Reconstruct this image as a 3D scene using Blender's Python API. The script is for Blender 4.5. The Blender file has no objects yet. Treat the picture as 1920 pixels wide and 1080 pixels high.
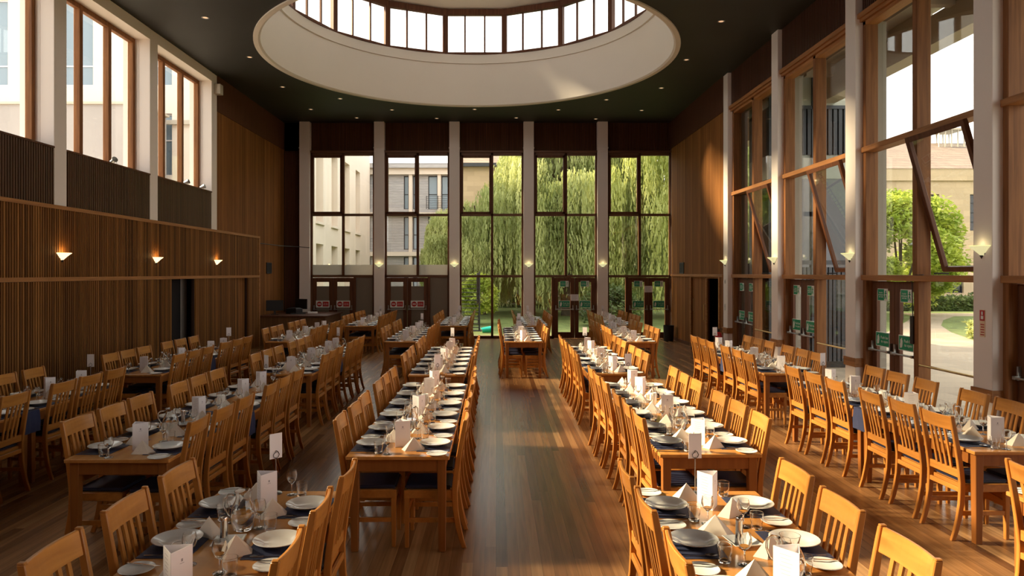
import bpy, bmesh, math, random
from mathutils import Vector, Matrix
R = random.Random(7)
PI = math.pi
S = bpy.context.scene
COL = S.collection

# ------------------------------------------------------------------ camera
cd = bpy.data.cameras.new('camera'); cam = bpy.data.objects.new('camera', cd); COL.objects.link(cam)
cam.location = (0, 0, 2.165); cam.rotation_euler = (PI/2, 0, 0)
cd.sensor_width = 36; cd.lens = 25.0; cd.shift_x = 30/1920; cd.shift_y = -28/1920; cd.clip_end = 500
S.camera = cam
# ------------------------------------------------------------------ sky, sun, exposure
w = bpy.data.worlds.new('world'); S.world = w; w.use_nodes = True
bg = w.node_tree.nodes['Background']; bg.inputs[0].default_value = (1.0, 0.955, 0.91, 1); bg.inputs[1].default_value = 1.55
sd = bpy.data.lights.new('sun', 'SUN'); sun = bpy.data.objects.new('sun', sd); COL.objects.link(sun)
sd.energy = 9.6; sd.color = (1.0, 0.78, 0.50); sd.angle = math.radians(7.0)
SUN_DIR = Vector((1.0, -0.16, -0.535)).normalized()
sun.rotation_euler = SUN_DIR.to_track_quat('-Z', 'Y').to_euler()
sun.location = (-20, 15, 20)
S.view_settings.view_transform = 'Standard'; S.view_settings.look = 'None'
S.view_settings.gamma = 1; S.view_settings.exposure = 1.12; S.view_settings.use_curve_mapping = False
S.cycles.use_denoising = True
S.cycles.max_bounces = 18; S.cycles.diffuse_bounces = 6; S.cycles.glossy_bounces = 4
S.cycles.transparent_max_bounces = 32; S.cycles.transmission_bounces = 16
S.cycles.caustics_reflective = False; S.cycles.caustics_refractive = False
S.cycles.sample_clamp_indirect = 6

# ------------------------------------------------------------------ materials
def nt(name):
    m = bpy.data.materials.new(name); m.use_nodes = True
    return m, m.node_tree.nodes, m.node_tree.links, m.node_tree.nodes['Principled BSDF']
def plain(name, col, rough=0.5, metal=0.0, spec=0.5, var=0.0, vscale=3.0):
    m, n, l, b = nt(name)
    b.inputs['Base Color'].default_value = (*col, 1); b.inputs['Roughness'].default_value = rough
    b.inputs['Metallic'].default_value = metal; b.inputs['Specular IOR Level'].default_value = spec
    if var:
        tc = n.new('ShaderNodeTexCoord'); no = n.new('ShaderNodeTexNoise'); no.inputs['Scale'].default_value = vscale
        no.inputs['Detail'].default_value = 4
        r = n.new('ShaderNodeValToRGB')
        r.color_ramp.elements[0].color = (*[c*(1-var) for c in col], 1); r.color_ramp.elements[1].color = (*[min(1, c*(1+var)) for c in col], 1)
        r.color_ramp.elements[0].position = .3; r.color_ramp.elements[1].position = .7
        l.new(tc.outputs['Object'], no.inputs[0]); l.new(no.outputs[0], r.inputs[0]); l.new(r.outputs[0], b.inputs['Base Color'])
    return m
def wood(name, c1, c2, rough=0.4, axis=2, scale=1.0, per_object=0.25, spec=0.4):
    """Long-grained wood: noise stretched along AXIS, each object a little lighter or darker."""
    m, n, l, b = nt(name)
    tc = n.new('ShaderNodeTexCoord'); mp = n.new('ShaderNodeMapping')
    s = [22*scale]*3; s[axis] = 1.3*scale
    mp.inputs['Scale'].default_value = s
    oi = n.new('ShaderNodeObjectInfo'); add = n.new('ShaderNodeVectorMath'); add.operation = 'ADD'
    mul = n.new('ShaderNodeMath'); mul.operation = 'MULTIPLY'; mul.inputs[1].default_value = 37
    l.new(oi.outputs['Random'], mul.inputs[0]); l.new(tc.outputs['Object'], add.inputs[0]); l.new(mul.outputs[0], add.inputs[1])
    l.new(add.outputs[0], mp.inputs[0])
    no = n.new('ShaderNodeTexNoise'); no.inputs['Scale'].default_value = 1; no.inputs['Detail'].default_value = 5; no.inputs['Distortion'].default_value = .6
    l.new(mp.outputs[0], no.inputs[0])
    r = n.new('ShaderNodeValToRGB'); r.color_ramp.elements[0].color = (*c1, 1); r.color_ramp.elements[1].color = (*c2, 1)
    r.color_ramp.elements[0].position = .3; r.color_ramp.elements[1].position = .7
    l.new(no.outputs[0], r.inputs[0])
    hv = n.new('ShaderNodeHueSaturation'); mr = n.new('ShaderNodeMapRange')
    mr.inputs[3].default_value = 1-per_object/2; mr.inputs[4].default_value = 1+per_object/2
    l.new(oi.outputs['Random'], mr.inputs[0]); l.new(mr.outputs[0], hv.inputs['Value']); l.new(r.outputs[0], hv.inputs['Color'])
    l.new(hv.outputs[0], b.inputs['Base Color'])
    b.inputs['Roughness'].default_value = rough; b.inputs['Specular IOR Level'].default_value = spec
    return m
def boards(name, ax, pitch, cols, rough=.5, length=0, gap=0.03, along=1, spec=.4, grain=18, gapdark=.35):
    """Boards or battens: index = floor(coord[ax]/pitch); each a random colour from COLS; optional end joints LENGTH apart along ALONG."""
    m, n, l, b = nt(name)
    tc = n.new('ShaderNodeTexCoord'); sp = n.new('ShaderNodeSeparateXYZ'); l.new(tc.outputs['Object'], sp.inputs[0])
    def M(op, a, bb=None, c=None):
        q = n.new('ShaderNodeMath'); q.operation = op
        for i, v in enumerate((a, bb, c)):
            if v is None: continue
            if isinstance(v, (int, float)): q.inputs[i].default_value = v
            else: l.new(v, q.inputs[i])
        return q.outputs[0]
    d = M('DIVIDE', sp.outputs[ax], pitch); idx = M('FLOOR', d); fr = M('FRACT', d)
    wn = n.new('ShaderNodeTexWhiteNoise'); wn.noise_dimensions = '2D'; cb = n.new('ShaderNodeCombineXYZ')
    l.new(idx, cb.inputs[0])
    if length:
        w1 = n.new('ShaderNodeTexWhiteNoise'); w1.noise_dimensions = '1D'; l.new(idx, w1.inputs['W'])
        d2 = M('ADD', M('DIVIDE', sp.outputs[along], length), M('MULTIPLY', w1.outputs[0], 7.3))
        l.new(M('FLOOR', d2), cb.inputs[1])
    l.new(cb.outputs[0], wn.inputs[0])
    r = n.new('ShaderNodeValToRGB'); r.color_ramp.interpolation = 'LINEAR'
    els = r.color_ramp.elements
    els[0].color = (*cols[0], 1); els[1].color = (*cols[-1], 1)
    for i, c in enumerate(cols[1:-1]):
        e = els.new((i+1)/(len(cols)-1)); e.color = (*c, 1)
    l.new(wn.outputs[0], r.inputs[0])
    mp = n.new('ShaderNodeMapping'); s = [grain*2.2]*3; s[along] = grain*.09; mp.inputs['Scale'].default_value = s
    l.new(tc.outputs['Object'], mp.inputs[0]); off = n.new('ShaderNodeVectorMath'); off.operation = 'ADD'
    l.new(mp.outputs[0], off.inputs[0]); l.new(wn.outputs['Color'], off.inputs[1])
    no = n.new('ShaderNodeTexNoise'); no.inputs['Scale'].default_value = 1; no.inputs['Detail'].default_value = 4; l.new(off.outputs[0], no.inputs[0])
    mr = n.new('ShaderNodeMapRange'); mr.inputs[1].default_value = .3; mr.inputs[2].default_value = .7; mr.inputs[3].default_value = .78; mr.inputs[4].default_value = 1.18
    l.new(no.outputs[0], mr.inputs[0])
    val = mr.outputs[0]
    if gap:
        g = M('GREATER_THAN', fr, gap); val = M('MULTIPLY', val, M('ADD', M('MULTIPLY', g, 1-gapdark), gapdark))
    hv = n.new('ShaderNodeHueSaturation'); l.new(r.outputs[0], hv.inputs['Color']); l.new(val, hv.inputs['Value'])
    l.new(hv.outputs[0], b.inputs['Base Color'])
    b.inputs['Roughness'].default_value = rough; b.inputs['Specular IOR Level'].default_value = spec
    return m
def glass(name, tint=(1, 1, 1), f0=0.04, rough=0.0, add=0.0):
    """Clear glass: see-through, with the reflection of a glass surface that grows towards grazing angles."""
    m, n, l, b = nt(name); n.remove(b)
    lw = n.new('ShaderNodeLayerWeight'); lw.inputs[0].default_value = .5
    p = n.new('ShaderNodeMath'); p.operation = 'POWER'; p.inputs[1].default_value = 5; l.new(lw.outputs['Facing'], p.inputs[0])
    q = n.new('ShaderNodeMath'); q.operation = 'MULTIPLY_ADD'; q.inputs[1].default_value = 1-f0; q.inputs[2].default_value = f0+add; l.new(p.outputs[0], q.inputs[0])
    t = n.new('ShaderNodeBsdfTransparent'); t.inputs[0].default_value = (*tint, 1)
    g = n.new('ShaderNodeBsdfGlossy'); g.inputs['Roughness'].default_value = rough
    mx = n.new('ShaderNodeMixShader'); l.new(q.outputs[0], mx.inputs[0]); l.new(t.outputs[0], mx.inputs[1]); l.new(g.outputs[0], mx.inputs[2])
    l.new(mx.outputs[0], n['Material Output'].inputs[0])
    return m
def real_glass(name, ior=1.46, col=(.98, .985, .98)):
    m, n, l, b = nt(name); b.inputs['Base Color'].default_value = (*col, 1); b.inputs['Roughness'].default_value = 0.0
    b.inputs['Transmission Weight'].default_value = 1; b.inputs['IOR'].default_value = ior
    return m
def emit(name, col, strength):
    m, n, l, b = nt(name)
    b.inputs['Base Color'].default_value = (*col, 1); b.inputs['Emission Color'].default_value = (*col, 1); b.inputs['Emission Strength'].default_value = strength
    return m
def leafmat(name, c1, c2, scale=.6):
    m, n, l, b = nt(name)
    tc = n.new('ShaderNodeTexCoord'); no = n.new('ShaderNodeTexNoise'); no.inputs['Scale'].default_value = scale; no.inputs['Detail'].default_value = 6
    r = n.new('ShaderNodeValToRGB'); r.color_ramp.elements[0].color = (*c1, 1); r.color_ramp.elements[1].color = (*c2, 1)
    r.color_ramp.elements[0].position = .35; r.color_ramp.elements[1].position = .65
    l.new(tc.outputs['Object'], no.inputs[0]); l.new(no.outputs[0], r.inputs[0]); l.new(r.outputs[0], b.inputs['Base Color'])
    tr = n.new('ShaderNodeBsdfTranslucent'); l.new(r.outputs[0], tr.inputs[0])
    mx = n.new('ShaderNodeMixShader'); mx.inputs[0].default_value = .4
    l.new(b.outputs[0], mx.inputs[1]); l.new(tr.outputs[0], mx.inputs[2]); l.new(mx.outputs[0], n['Material Output'].inputs[0])
    b.inputs['Roughness'].default_value = .6
    return m
def stone(name, c1, c2, sx=.9, sz=.35, mortar=.8, ax=0):
    m, n, l, b = nt(name)
    tc = n.new('ShaderNodeTexCoord'); sp = n.new('ShaderNodeSeparateXYZ'); cb = n.new('ShaderNodeCombineXYZ')
    l.new(tc.outputs['Object'], sp.inputs[0])
    ad = n.new('ShaderNodeMath'); ad.operation = 'ADD'; l.new(sp.outputs[0], ad.inputs[0]); l.new(sp.outputs[1], ad.inputs[1])
    l.new(ad.outputs[0], cb.inputs[0]); l.new(sp.outputs[2 if ax == 0 else 1], cb.inputs[1])
    if ax == 1: l.new(sp.outputs[0], cb.inputs[0])
    br = n.new('ShaderNodeTexBrick'); br.inputs['Color1'].default_value = (*c1, 1); br.inputs['Color2'].default_value = (*c2, 1)
    br.inputs['Mortar'].default_value = (*[c*mortar for c in c1], 1); br.inputs['Scale'].default_value = 1
    br.inputs['Brick Width'].default_value = sx; br.inputs['Row Height'].default_value = sz; br.inputs['Mortar Size'].default_value = .012
    l.new(cb.outputs[0], br.inputs[0]); l.new(br.outputs[0], b.inputs['Base Color']); b.inputs['Roughness'].default_value = .85
    return m

MT = dict(
    white=plain('white_paint', (.86, .775, .72), .55, var=.02, vscale=1),
    drum=plain('drum_plaster', (.80, .75, .69), .6, var=.02, vscale=.6),
    ceil=plain('dark_ceiling_paint', (.026, .026, .025), .6, var=.15, vscale=.7),
    floor=boards('oak_strip_floor', 0, .085, [(.135, .057, .023), (.25, .118, .047), (.33, .165, .066), (.185, .082, .033), (.46, .255, .110)], rough=.27, length=7.0, gap=.03, along=1, spec=.42, grain=16, gapdark=.5),
    slat=boards('batten_wood', 1, .058, [(.085, .032, .009), (.235, .099, .027), (.15, .060, .017), (.335, .147, .042)], rough=.65, spec=.15, gap=0, along=2),
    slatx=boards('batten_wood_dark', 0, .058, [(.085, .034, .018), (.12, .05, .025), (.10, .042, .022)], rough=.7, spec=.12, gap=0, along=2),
    back=plain('batten_backing', (.035, .016, .010), .8),
    board=boards('vertical_boarding', 1, .085, [(.17, .066, .017), (.235, .095, .026), (.29, .120, .034), (.20, .079, .022)], rough=.75, spec=.12, gap=.05, along=2, gapdark=.5),
    boardx=boards('vertical_boarding_end', 0, .085, [(.15, .07, .03), (.19, .095, .04), (.17, .08, .035)], rough=.5, gap=.05, along=2, gapdark=.5),
    frame=wood('hardwood_frame', (.17, .066, .022), (.29, .122, .042), .55, axis=2, per_object=.12, spec=.2),
    framey=wood('hardwood_rail', (.28, .118, .040), (.44, .200, .072), .5, axis=1, per_object=.12, spec=.25),
    framex=wood('hardwood_rail_end', (.11, .045, .022), (.17, .075, .035), .45, axis=0, per_object=.12),
    framed=wood('hardwood_dark', (.085, .030, .014), (.145, .056, .026), .5, axis=2, per_object=.12, spec=.25),
    chair=wood('beech', (.37, .140, .028), (.50, .208, .044), .30, axis=2, per_object=.22),
    chairy=wood('beech_rail', (.39, .150, .030), (.54, .228, .049), .28, axis=1, per_object=.20),
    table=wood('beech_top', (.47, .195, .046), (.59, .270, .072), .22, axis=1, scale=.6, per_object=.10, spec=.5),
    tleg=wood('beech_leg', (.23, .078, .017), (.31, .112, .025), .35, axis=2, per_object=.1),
    navy=plain('navy_vinyl', (.018, .022, .05), .45),
    mat=plain('placemat_slate_blue', (.030, .038, .085), .6),
    runner=plain('blue_cloth', (.025, .032, .085), .85, var=.1, vscale=8),
    china=plain('white_china', (.80, .80, .77), .12, spec=.6),
    linen=plain('cream_paper_napkin', (.80, .72, .62), .8, var=.03, vscale=20),
    card=plain('white_card', (.82, .77, .78), .6),
    ink=plain('grey_print', (.30, .27, .30), .7),
    steel=plain('steel', (.62, .62, .63), .18, 1.0),
    steeld=plain('brushed_steel', (.42, .43, .44), .35, 1.0),
    wax=plain('candle_wax', (.88, .85, .78), .45),
    tglass=real_glass('drinking_glass'),
    pane=glass('window_glass', (.93, .945, .93), .045),
    frost=None,
    black=plain('black_plastic', (.012, .012, .014), .4),
    grille=plain('dark_grille', (.03, .03, .028), .6),
    brass=plain('brass', (.55, .38, .16), .3, 1.0),
    green=plain('safety_green', (.0, .28, .13), .5),
    red=plain('sign_red', (.45, .02, .02), .5),
    signw=plain('sign_white', (.78, .80, .76), .5),
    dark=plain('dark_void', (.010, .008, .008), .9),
    kitchen=plain('kitchen_green', (.45, .52, .44), .7),
    grass=plain('lawn_grass', (.13, .17, .045), .95, var=.3, vscale=2.5),
    paving=stone('flagstones', (.36, .29, .205), (.28, .225, .16), 1.1, .62, .7, ax=1),
    gravel=plain('pale_path', (.50, .42, .32), .9, var=.15, vscale=3),
    cream=plain('cream_render', (.74, .655, .57), .85, var=.04, vscale=.3),
    recess=plain('buff_stone_panel', (.55, .45, .34), .85, var=.06, vscale=.4),
    ashlar=stone('ashlar_stone', (.56, .42, .27), (.48, .36, .23), .95, .36, .85),
    tiles=stone('roof_tiles', (.20, .15, .12), (.26, .20, .155), .3, .22, .6, ax=0),
    timber=boards('grey_weatherboard', 2, .22, [(.36, .36, .38), (.44, .43, .44), (.40, .39, .40)], rough=.8, gap=.06, along=0, gapdark=.6),
    bluegl=plain('dark_blue_glazing', (.20, .27, .33), .08, spec=.8),
    darkgl=plain('dark_glazing', (.012, .014, .016), .05, spec=.7),
    conc=plain('pale_concrete', (.50, .44, .36), .85, var=.08, vscale=.8),
    bark=plain('bark', (.10, .075, .05), .9, var=.3, vscale=3),
    willow=leafmat('willow_leaves', (.23, .28, .085), (.54, .57, .235), .55),
    willow2=leafmat('willow_leaves_yellow', (.29, .345, .08), (.58, .61, .22), .5),
    leafd=leafmat('dark_leaves', (.06, .10, .03), (.17, .22, .06), .6),
    lime=leafmat('lime_leaves', (.26, .36, .04), (.55, .60, .10), .8),
    teal=plain('turquoise_plastic', (.0, .42, .38), .4),
    metal=plain('dark_metal', (.02, .022, .028), .5),
    shade=emit('sconce_glass', (.90, .88, .48), .30),
    bulb=emit('downlight_bulb', (1.0, .62, .35), .35),
    softw=plain('white_plastic', (.62, .58, .52), .5),
)
# frosted glazing
m, n, l, b = nt('frosted_glass'); b.inputs['Base Color'].default_value = (.62, .60, .56, 1); b.inputs['Roughness'].default_value = .5
tr = n.new('ShaderNodeBsdfTranslucent'); tr.inputs[0].default_value = (.50, .48, .44, 1); mx = n.new('ShaderNodeMixShader'); mx.inputs[0].default_value = .55
l.new(b.outputs[0], mx.inputs[1]); l.new(tr.outputs[0], mx.inputs[2]); l.new(mx.outputs[0], n['Material Output'].inputs[0]); MT['frost'] = m
m, n, l, b = nt('brown_obscured_glass'); b.inputs['Base Color'].default_value = (.30, .245, .195, 1); b.inputs['Roughness'].default_value = .25
tr = n.new('ShaderNodeBsdfTranslucent'); tr.inputs[0].default_value = (.12, .10, .08, 1); mx = n.new('ShaderNodeMixShader'); mx.inputs[0].default_value = .4
l.new(b.outputs[0], mx.inputs[1]); l.new(tr.outputs[0], mx.inputs[2]); l.new(mx.outputs[0], n['Material Output'].inputs[0]); MT['frostd'] = m

# ------------------------------------------------------------------ mesh helpers
class MB:
    def __init__(s): s.v = []; s.f = []
    def add(s, vs, fs):
        b = len(s.v); s.v += [tuple(p) for p in vs]; s.f += [tuple(b+i for i in f) for f in fs]; return s
    def box(s, x0, x1, y0, y1, z0, z1):
        return s.add([(x0,y0,z0),(x1,y0,z0),(x1,y1,z0),(x0,y1,z0),(x0,y0,z1),(x1,y0,z1),(x1,y1,z1),(x0,y1,z1)],
                     [(0,3,2,1),(4,5,6,7),(0,1,5,4),(1,2,6,5),(2,3,7,6),(3,0,4,7)])
    def rect_path(s, pts, wx, wy, widths=None):
        """A bar through PTS (mostly vertical): rectangle WX by WY in the horizontal plane at each point."""
        vs = []; fs = []
        for i, p in enumerate(pts):
            k = widths[i] if widths else 1
            a, c = wx*k/2, wy*k/2
            vs += [(p[0]-a,p[1]-c,p[2]),(p[0]+a,p[1]-c,p[2]),(p[0]+a,p[1]+c,p[2]),(p[0]-a,p[1]+c,p[2])]
        for i in range(len(pts)-1):
            b = 4*i
            for k in range(4): fs.append((b+k, b+(k+1)%4, b+4+(k+1)%4, b+4+k))
        fs.append((3,2,1,0)); e = 4*(len(pts)-1); fs.append((e,e+1,e+2,e+3))
        if pts[-1][2] < pts[0][2]: fs = [f[::-1] for f in fs]
        return s.add(vs, fs)
    def tube(s, pts, r, n=8, cap=True, rs=None):
        vs = []; fs = []; P = [Vector(p) for p in pts]
        for i, p in enumerate(P):
            d = (P[min(i+1, len(P)-1)] - P[max(i-1, 0)]).normalized()
            a = d.orthogonal().normalized() if abs(d.z) < .9 else Vector((1,0,0)).cross(d).normalized()
            if i and a.dot(pa) < 0: a = -a
            pa = a; c = d.cross(a); rr = rs[i] if rs else r
            for k in range(n):
                t = 2*PI*k/n; vs.append(p + a*math.cos(t)*rr + c*math.sin(t)*rr)
        for i in range(len(P)-1):
            for k in range(n): fs.append((i*n+k, i*n+(k+1)%n, (i+1)*n+(k+1)%n, (i+1)*n+k))
        if cap: fs.append(tuple(range(n))[::-1]); fs.append(tuple((len(P)-1)*n+k for k in range(n)))
        return s.add(vs, fs)
    def lathe(s, prof, n=24, c=(0,0,0), a0=0, a1=2*PI):
        full = abs(a1-a0-2*PI) < 1e-6; m = n if full else n+1; vs = []; fs = []
        for (r, z) in prof:
            for k in range(m):
                t = a0+(a1-a0)*k/n; vs.append((c[0]+r*math.cos(t), c[1]+r*math.sin(t), c[2]+z))
        for i in range(len(prof)-1):
            for k in range(n):
                k2 = (k+1) % m if full else k+1
                fs.append((i*m+k, i*m+k2, (i+1)*m+k2, (i+1)*m+k))
        return s.add(vs, fs)
    def quad(s, a, b, c, d): return s.add([a,b,c,d], [(0,1,2,3)])
    def xf(s, M): s.v = [tuple(M @ Vector(p)) for p in s.v]; return s
    def mesh(s, name, mats, bevel=0, smooth=False, seg=1):
        me = bpy.data.meshes.new(name); me.from_pydata(s.v, [], s.f)
        for m in (mats if isinstance(mats, (list, tuple)) else [mats]): me.materials.append(m)
        if bevel or smooth == 'weld':
            b = bmesh.new(); b.from_mesh(me); bmesh.ops.remove_doubles(b, verts=b.verts, dist=1e-5)
            if bevel: bmesh.ops.bevel(b, geom=[e for e in b.edges if e.is_manifold and e.calc_face_angle(0) > .6], offset=bevel, segments=seg, affect='EDGES')
            b.to_mesh(me); b.free()
        if smooth:
            me.shade_smooth()
            if smooth == 'weld': me.set_sharp_from_angle(angle=math.radians(32))
        return me
def link(me, name, parent=None, loc=(0,0,0), rz=0):
    o = bpy.data.objects.new(name, me); COL.objects.link(o); o.location = loc; o.rotation_euler = (0,0,rz)
    if parent: o.parent = parent
    return o
def obj(name, mb, mats, parent=None, bevel=0, smooth=False, loc=(0,0,0), rz=0, seg=1):
    return link(mb.mesh(name, mats, bevel, smooth, seg), name, parent, loc, rz)
def struct(name, mb, mats, parent=None, **k):
    o = obj(name, mb, mats, parent, **k); o['kind'] = 'structure'; return o
def sempty(name, loc=(0,0,0)):
    o = bpy.data.objects.new(name, None); COL.objects.link(o); o.location = loc; o['kind'] = 'structure'; o.empty_display_size = .1; return o
def thing(name, label, cat, loc=(0,0,0), rz=0, group=None):
    o = bpy.data.objects.new(name, None); COL.objects.link(o); o.location = loc; o.rotation_euler = (0,0,rz); o.empty_display_size = .1
    return tag(o, label, cat, group)
def tag(o, label, cat, group=None):
    o['label'] = label; o['category'] = cat
    if group: o['group'] = group
    return o
KIDS = {}
def kids(o):
    if o.name not in KIDS: KIDS[o.name] = list(o.children)
    return KIDS[o.name]
def dup(root, loc, rz=0, label=None, group=None, sc=None):
    r = root.copy(); COL.objects.link(r); r.location = loc; r.rotation_euler = (0,0,rz)
    if sc: r.scale = sc
    if label: r['label'] = label
    if group: r['group'] = group
    for ch in kids(root):
        c = ch.copy(); COL.objects.link(c); c.parent = r
        for g in kids(ch):
            d = g.copy(); COL.objects.link(d); d.parent = c
    return r
PROTOS = []
def proto(o): PROTOS.append(o); return o

# ------------------------------------------------------------------ room dimensions
XL, XR, YF, YB, H = -7.05, 5.76, 23.5, -3.2, 7.15      # inner faces, far wall, back wall, ceiling
CYR = [18.02 - 3.145*i for i in range(7)]               # far faces of the window-side columns; columns are .33 deep in y
DC = .33
# floor
o = struct('floor', MB().box(-7.6, 6.3, YB-.2, YF+.25, -.12, 0), MT['floor'])
# ceiling with round opening
OX, OY, OR = -.62, 16.5, 4.65
mb = MB(); N = 96
x0, x1, y0, y1 = -7.75, 7.0, YB-.2, YF+.3
def edge_pt(t):
    dx, dy = math.cos(t), math.sin(t); k = 1e9
    if dx > 1e-9: k = min(k, (x1-OX)/dx)
    if dx < -1e-9: k = min(k, (x0-OX)/dx)
    if dy > 1e-9: k = min(k, (y1-OY)/dy)
    if dy < -1e-9: k = min(k, (y0-OY)/dy)
    return OX+dx*k, OY+dy*k
angs = sorted([2*PI*i/N for i in range(N)] + [math.atan2(yy-OY, xx-OX) % (2*PI) for xx in (x0, x1) for yy in (y0, y1)])
for i, t in enumerate(angs):
    t2 = angs[(i+1) % len(angs)]
    a, b2 = (OX+OR*math.cos(t), OY+OR*math.sin(t)), (OX+OR*math.cos(t2), OY+OR*math.sin(t2)); c, d = edge_pt(t2), edge_pt(t)
    for z, fl in ((H, 1), (H+.35, 0)):
        q = [(*a, z), (*b2, z), (*c, z), (*d, z)]; mb.quad(*(q if fl else q[::-1]))
    mb.quad((*d, H), (*c, H), (*c, H+.35), (*d, H+.35))
struct('ceiling', mb, MT['ceil'])
# skylight drum: lip, plaster cylinder, ledge, curb
mb = MB()
mb.lathe([(OR+.10, -.03), (OR, -.03), (OR-.045, .0), (OR-.05, .03), (4.43, 1.10), (4.43, 1.16)], 128, (OX, OY, H))
mb.lathe([(OR+.10, -.03), (OR+.10, 1.42), (4.6, 1.42)], 128, (OX, OY, H))
mb.lathe([(4.43, 1.16), (4.37, 1.16), (4.37, 1.42), (4.6, 1.42)], 128, (OX, OY, H))
o = struct('ceiling_drum', mb, MT['drum'], smooth='weld')
# lantern windows: 16 facets, three lights each
NL = 16; RC = 4.45; ZB, ZT = H+1.42, 9.72
lan = sempty('window_1')
fr = MB(); gl = MB(); thin = MB()
for i in range(NL):
    a0 = 2*PI*(i+.5)/NL; a1 = 2*PI*(i+1.5)/NL
    p0 = Vector((OX+RC*math.cos(a0), OY+RC*math.sin(a0), 0)); p1 = Vector((OX+RC*math.cos(a1), OY+RC*math.sin(a1), 0))
    nrm = Vector((math.cos((a0+a1)/2), math.sin((a0+a1)/2), 0))
    M0 = Matrix.Translation(p0) @ Matrix.Rotation(math.atan2(p0.y-OY, p0.x-OX), 4, 'Z')
    fr2 = MB().box(-.06, .06, -.075, .075, ZB-.03, ZT+.2).xf(M0); fr.add(fr2.v, fr2.f)
    ln = (p1-p0).length; ang = math.atan2((p1-p0).y, (p1-p0).x); mid = (p0+p1)/2
    M1 = Matrix.Translation(mid) @ Matrix.Rotation(ang, 4, 'Z')
    for (za, zb, dd) in ((ZB, ZB+.06, .05), (ZT, ZT+.17, .07)):
        q = MB().box(-ln/2, ln/2, -dd, dd, za, zb).xf(M1); fr.add(q.v, q.f)
    for t in (-1/6, 1/6):
        q = MB().box(t*ln-.024, t*ln+.024, -.025, .025, ZB+.05, ZT+.01).xf(M1); thin.add(q.v, q.f)
    q = MB().box(-ln/2+.06, ln/2-.06, -.006, .006, ZB+.05, ZT+.01).xf(M1); gl.add(q.v, q.f)
obj('window_frame', fr, MT['framed'], lan); obj('glazing_bars', thin, MT['framed'], lan); obj('pane', gl, MT['pane'], lan)
mb = MB().lathe([(0, 0), (4.1, 0), (4.7, -.03), (4.9, 0), (4.9, .25), (0, .3)], 64, (OX, OY, ZT+.2))
struct('roof', mb, MT['drum'], smooth=False)

# ------------------------------------------------------------------ columns
def column(x0, x1, y0, y1, z1=H, collar=None):
    c = struct('column', MB().box(x0, x1, y0, y1, 0, z1), MT['white'], bevel=.006)
    if collar: struct('column_collar', MB().box(x0-.02, x1+.005, y0-.02, y1+.02, *collar), MT['framey'], c, bevel=.004)
    return c
for y in CYR: column(XR, XR+.23, y-DC, y, collar=(.66, .80))
CYL = [y-.05 for y in CYR]
for y in CYL: column(XL-.23, XL, y-DC, y, z1=H)
CXF = [-6.30, -3.845, -1.37, 1.075, 3.51, 5.955]
for x in CXF[:5]:
    c = column(x-.17, x+.17, YF-.12, YF+.14, z1=H)
    struct('column_joint', MB().box(x-.185, x+.185, YF-.132, YF-.05, 6.27, 6.30), MT['white'], c)
column(CXF[5]-.17, CXF[5]+.17, YF-.12, YF+.14)
# ------------------------------------------------------------------ left wall
def battens(mb, along, a0, a1, z0, z1, face, depth, out, holes=(), pitch=.058, wdt=.038):
    """vertical battens: ALONG 'y' -> wall at x=FACE standing out by DEPTH towards OUT (+1/-1)"""
    k = math.ceil(a0/pitch)
    while k*pitch+wdt <= a1:
        a = k*pitch + .01
        zz = z0
        for (h0, h1, hz) in holes:
            if a+wdt > h0 and a < h1: zz = max(zz, hz)
        f0, f1 = sorted((face, face+depth*out))
        if zz < z1-.01:
            if along == 'y': mb.box(f0, f1, a, a+wdt, zz, z1)
            else: mb.box(a, a+wdt, f0, f1, zz, z1)
        k += 1
YE = 20.9
DO = [(15.25, 16.45, 2.04), (19.30, 19.95, 2.04)]
XW = -6.99
mb = MB(); battens(mb, 'y', YB, YE, .0, 2.03, XW, .035, 1, [(a, b, c) for a, b, c in DO]); battens(mb, 'y', YB, YE, 2.10, 3.18, XW, .035, 1)
wl = struct('wall_left', mb, MT['slat'])
bk = MB(); ys = [YB] + [v for d in DO for v in d[:2]] + [YE]
for i in range(0, len(ys), 2): bk.box(XW-.06, XW, ys[i], ys[i+1], 0, 2.06)
bk.box(XW-.06, XW, YB, YE, 2.04, 3.2)
struct('wall_left_backing', bk, MT['back'])
t = MB().box(XW-.02, XW+.05, YB, YE, 2.035, 2.10); t.box(XW-.10, XW+.055, YB, YE+.02, 3.18, 3.24); t.box(XW-.06, XW+.05, YE-.05, YE+.02, 0, 3.2)
struct('trim_1', t, MT['framey'])
# upper band between the columns, under the high windows
ZS = 4.19
mb = MB(); bk = MB(); sl = MB()
for i in range(len(CYL)-1):
    a, b2 = CYL[i+1], CYL[i]-DC
    battens(mb, 'y', a, b2, 3.2, ZS-.03, XL-.035, .03, 1); bk.box(XL-.30, XL-.035, a, b2, 3.0, ZS-.03); sl.box(XL-.34, XL+.01, a, b2, ZS-.03, ZS)
struct('wall_left_upper', mb, boards('batten_wood_deep', 1, .058, [(.07, .030, .016), (.11, .047, .022), (.09, .038, .018)], rough=.5, gap=0, along=2))
struct('wall_left_upper_backing', bk, MT['back']); struct('window_sill', sl, MT['framed'])
# tall boarded wall beyond the last column
y18 = CYL[0]
mb = MB().box(XL-.25, XL, y18, YF+.2, 0, 6.25); struct('wall_left_end', mb, MT['board'])
mb = MB().box(XL-.25, XL+.02, y18, YF+.2, 6.25, H); struct('wall_left_end_upper', mb, MT['slatx'])
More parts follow.
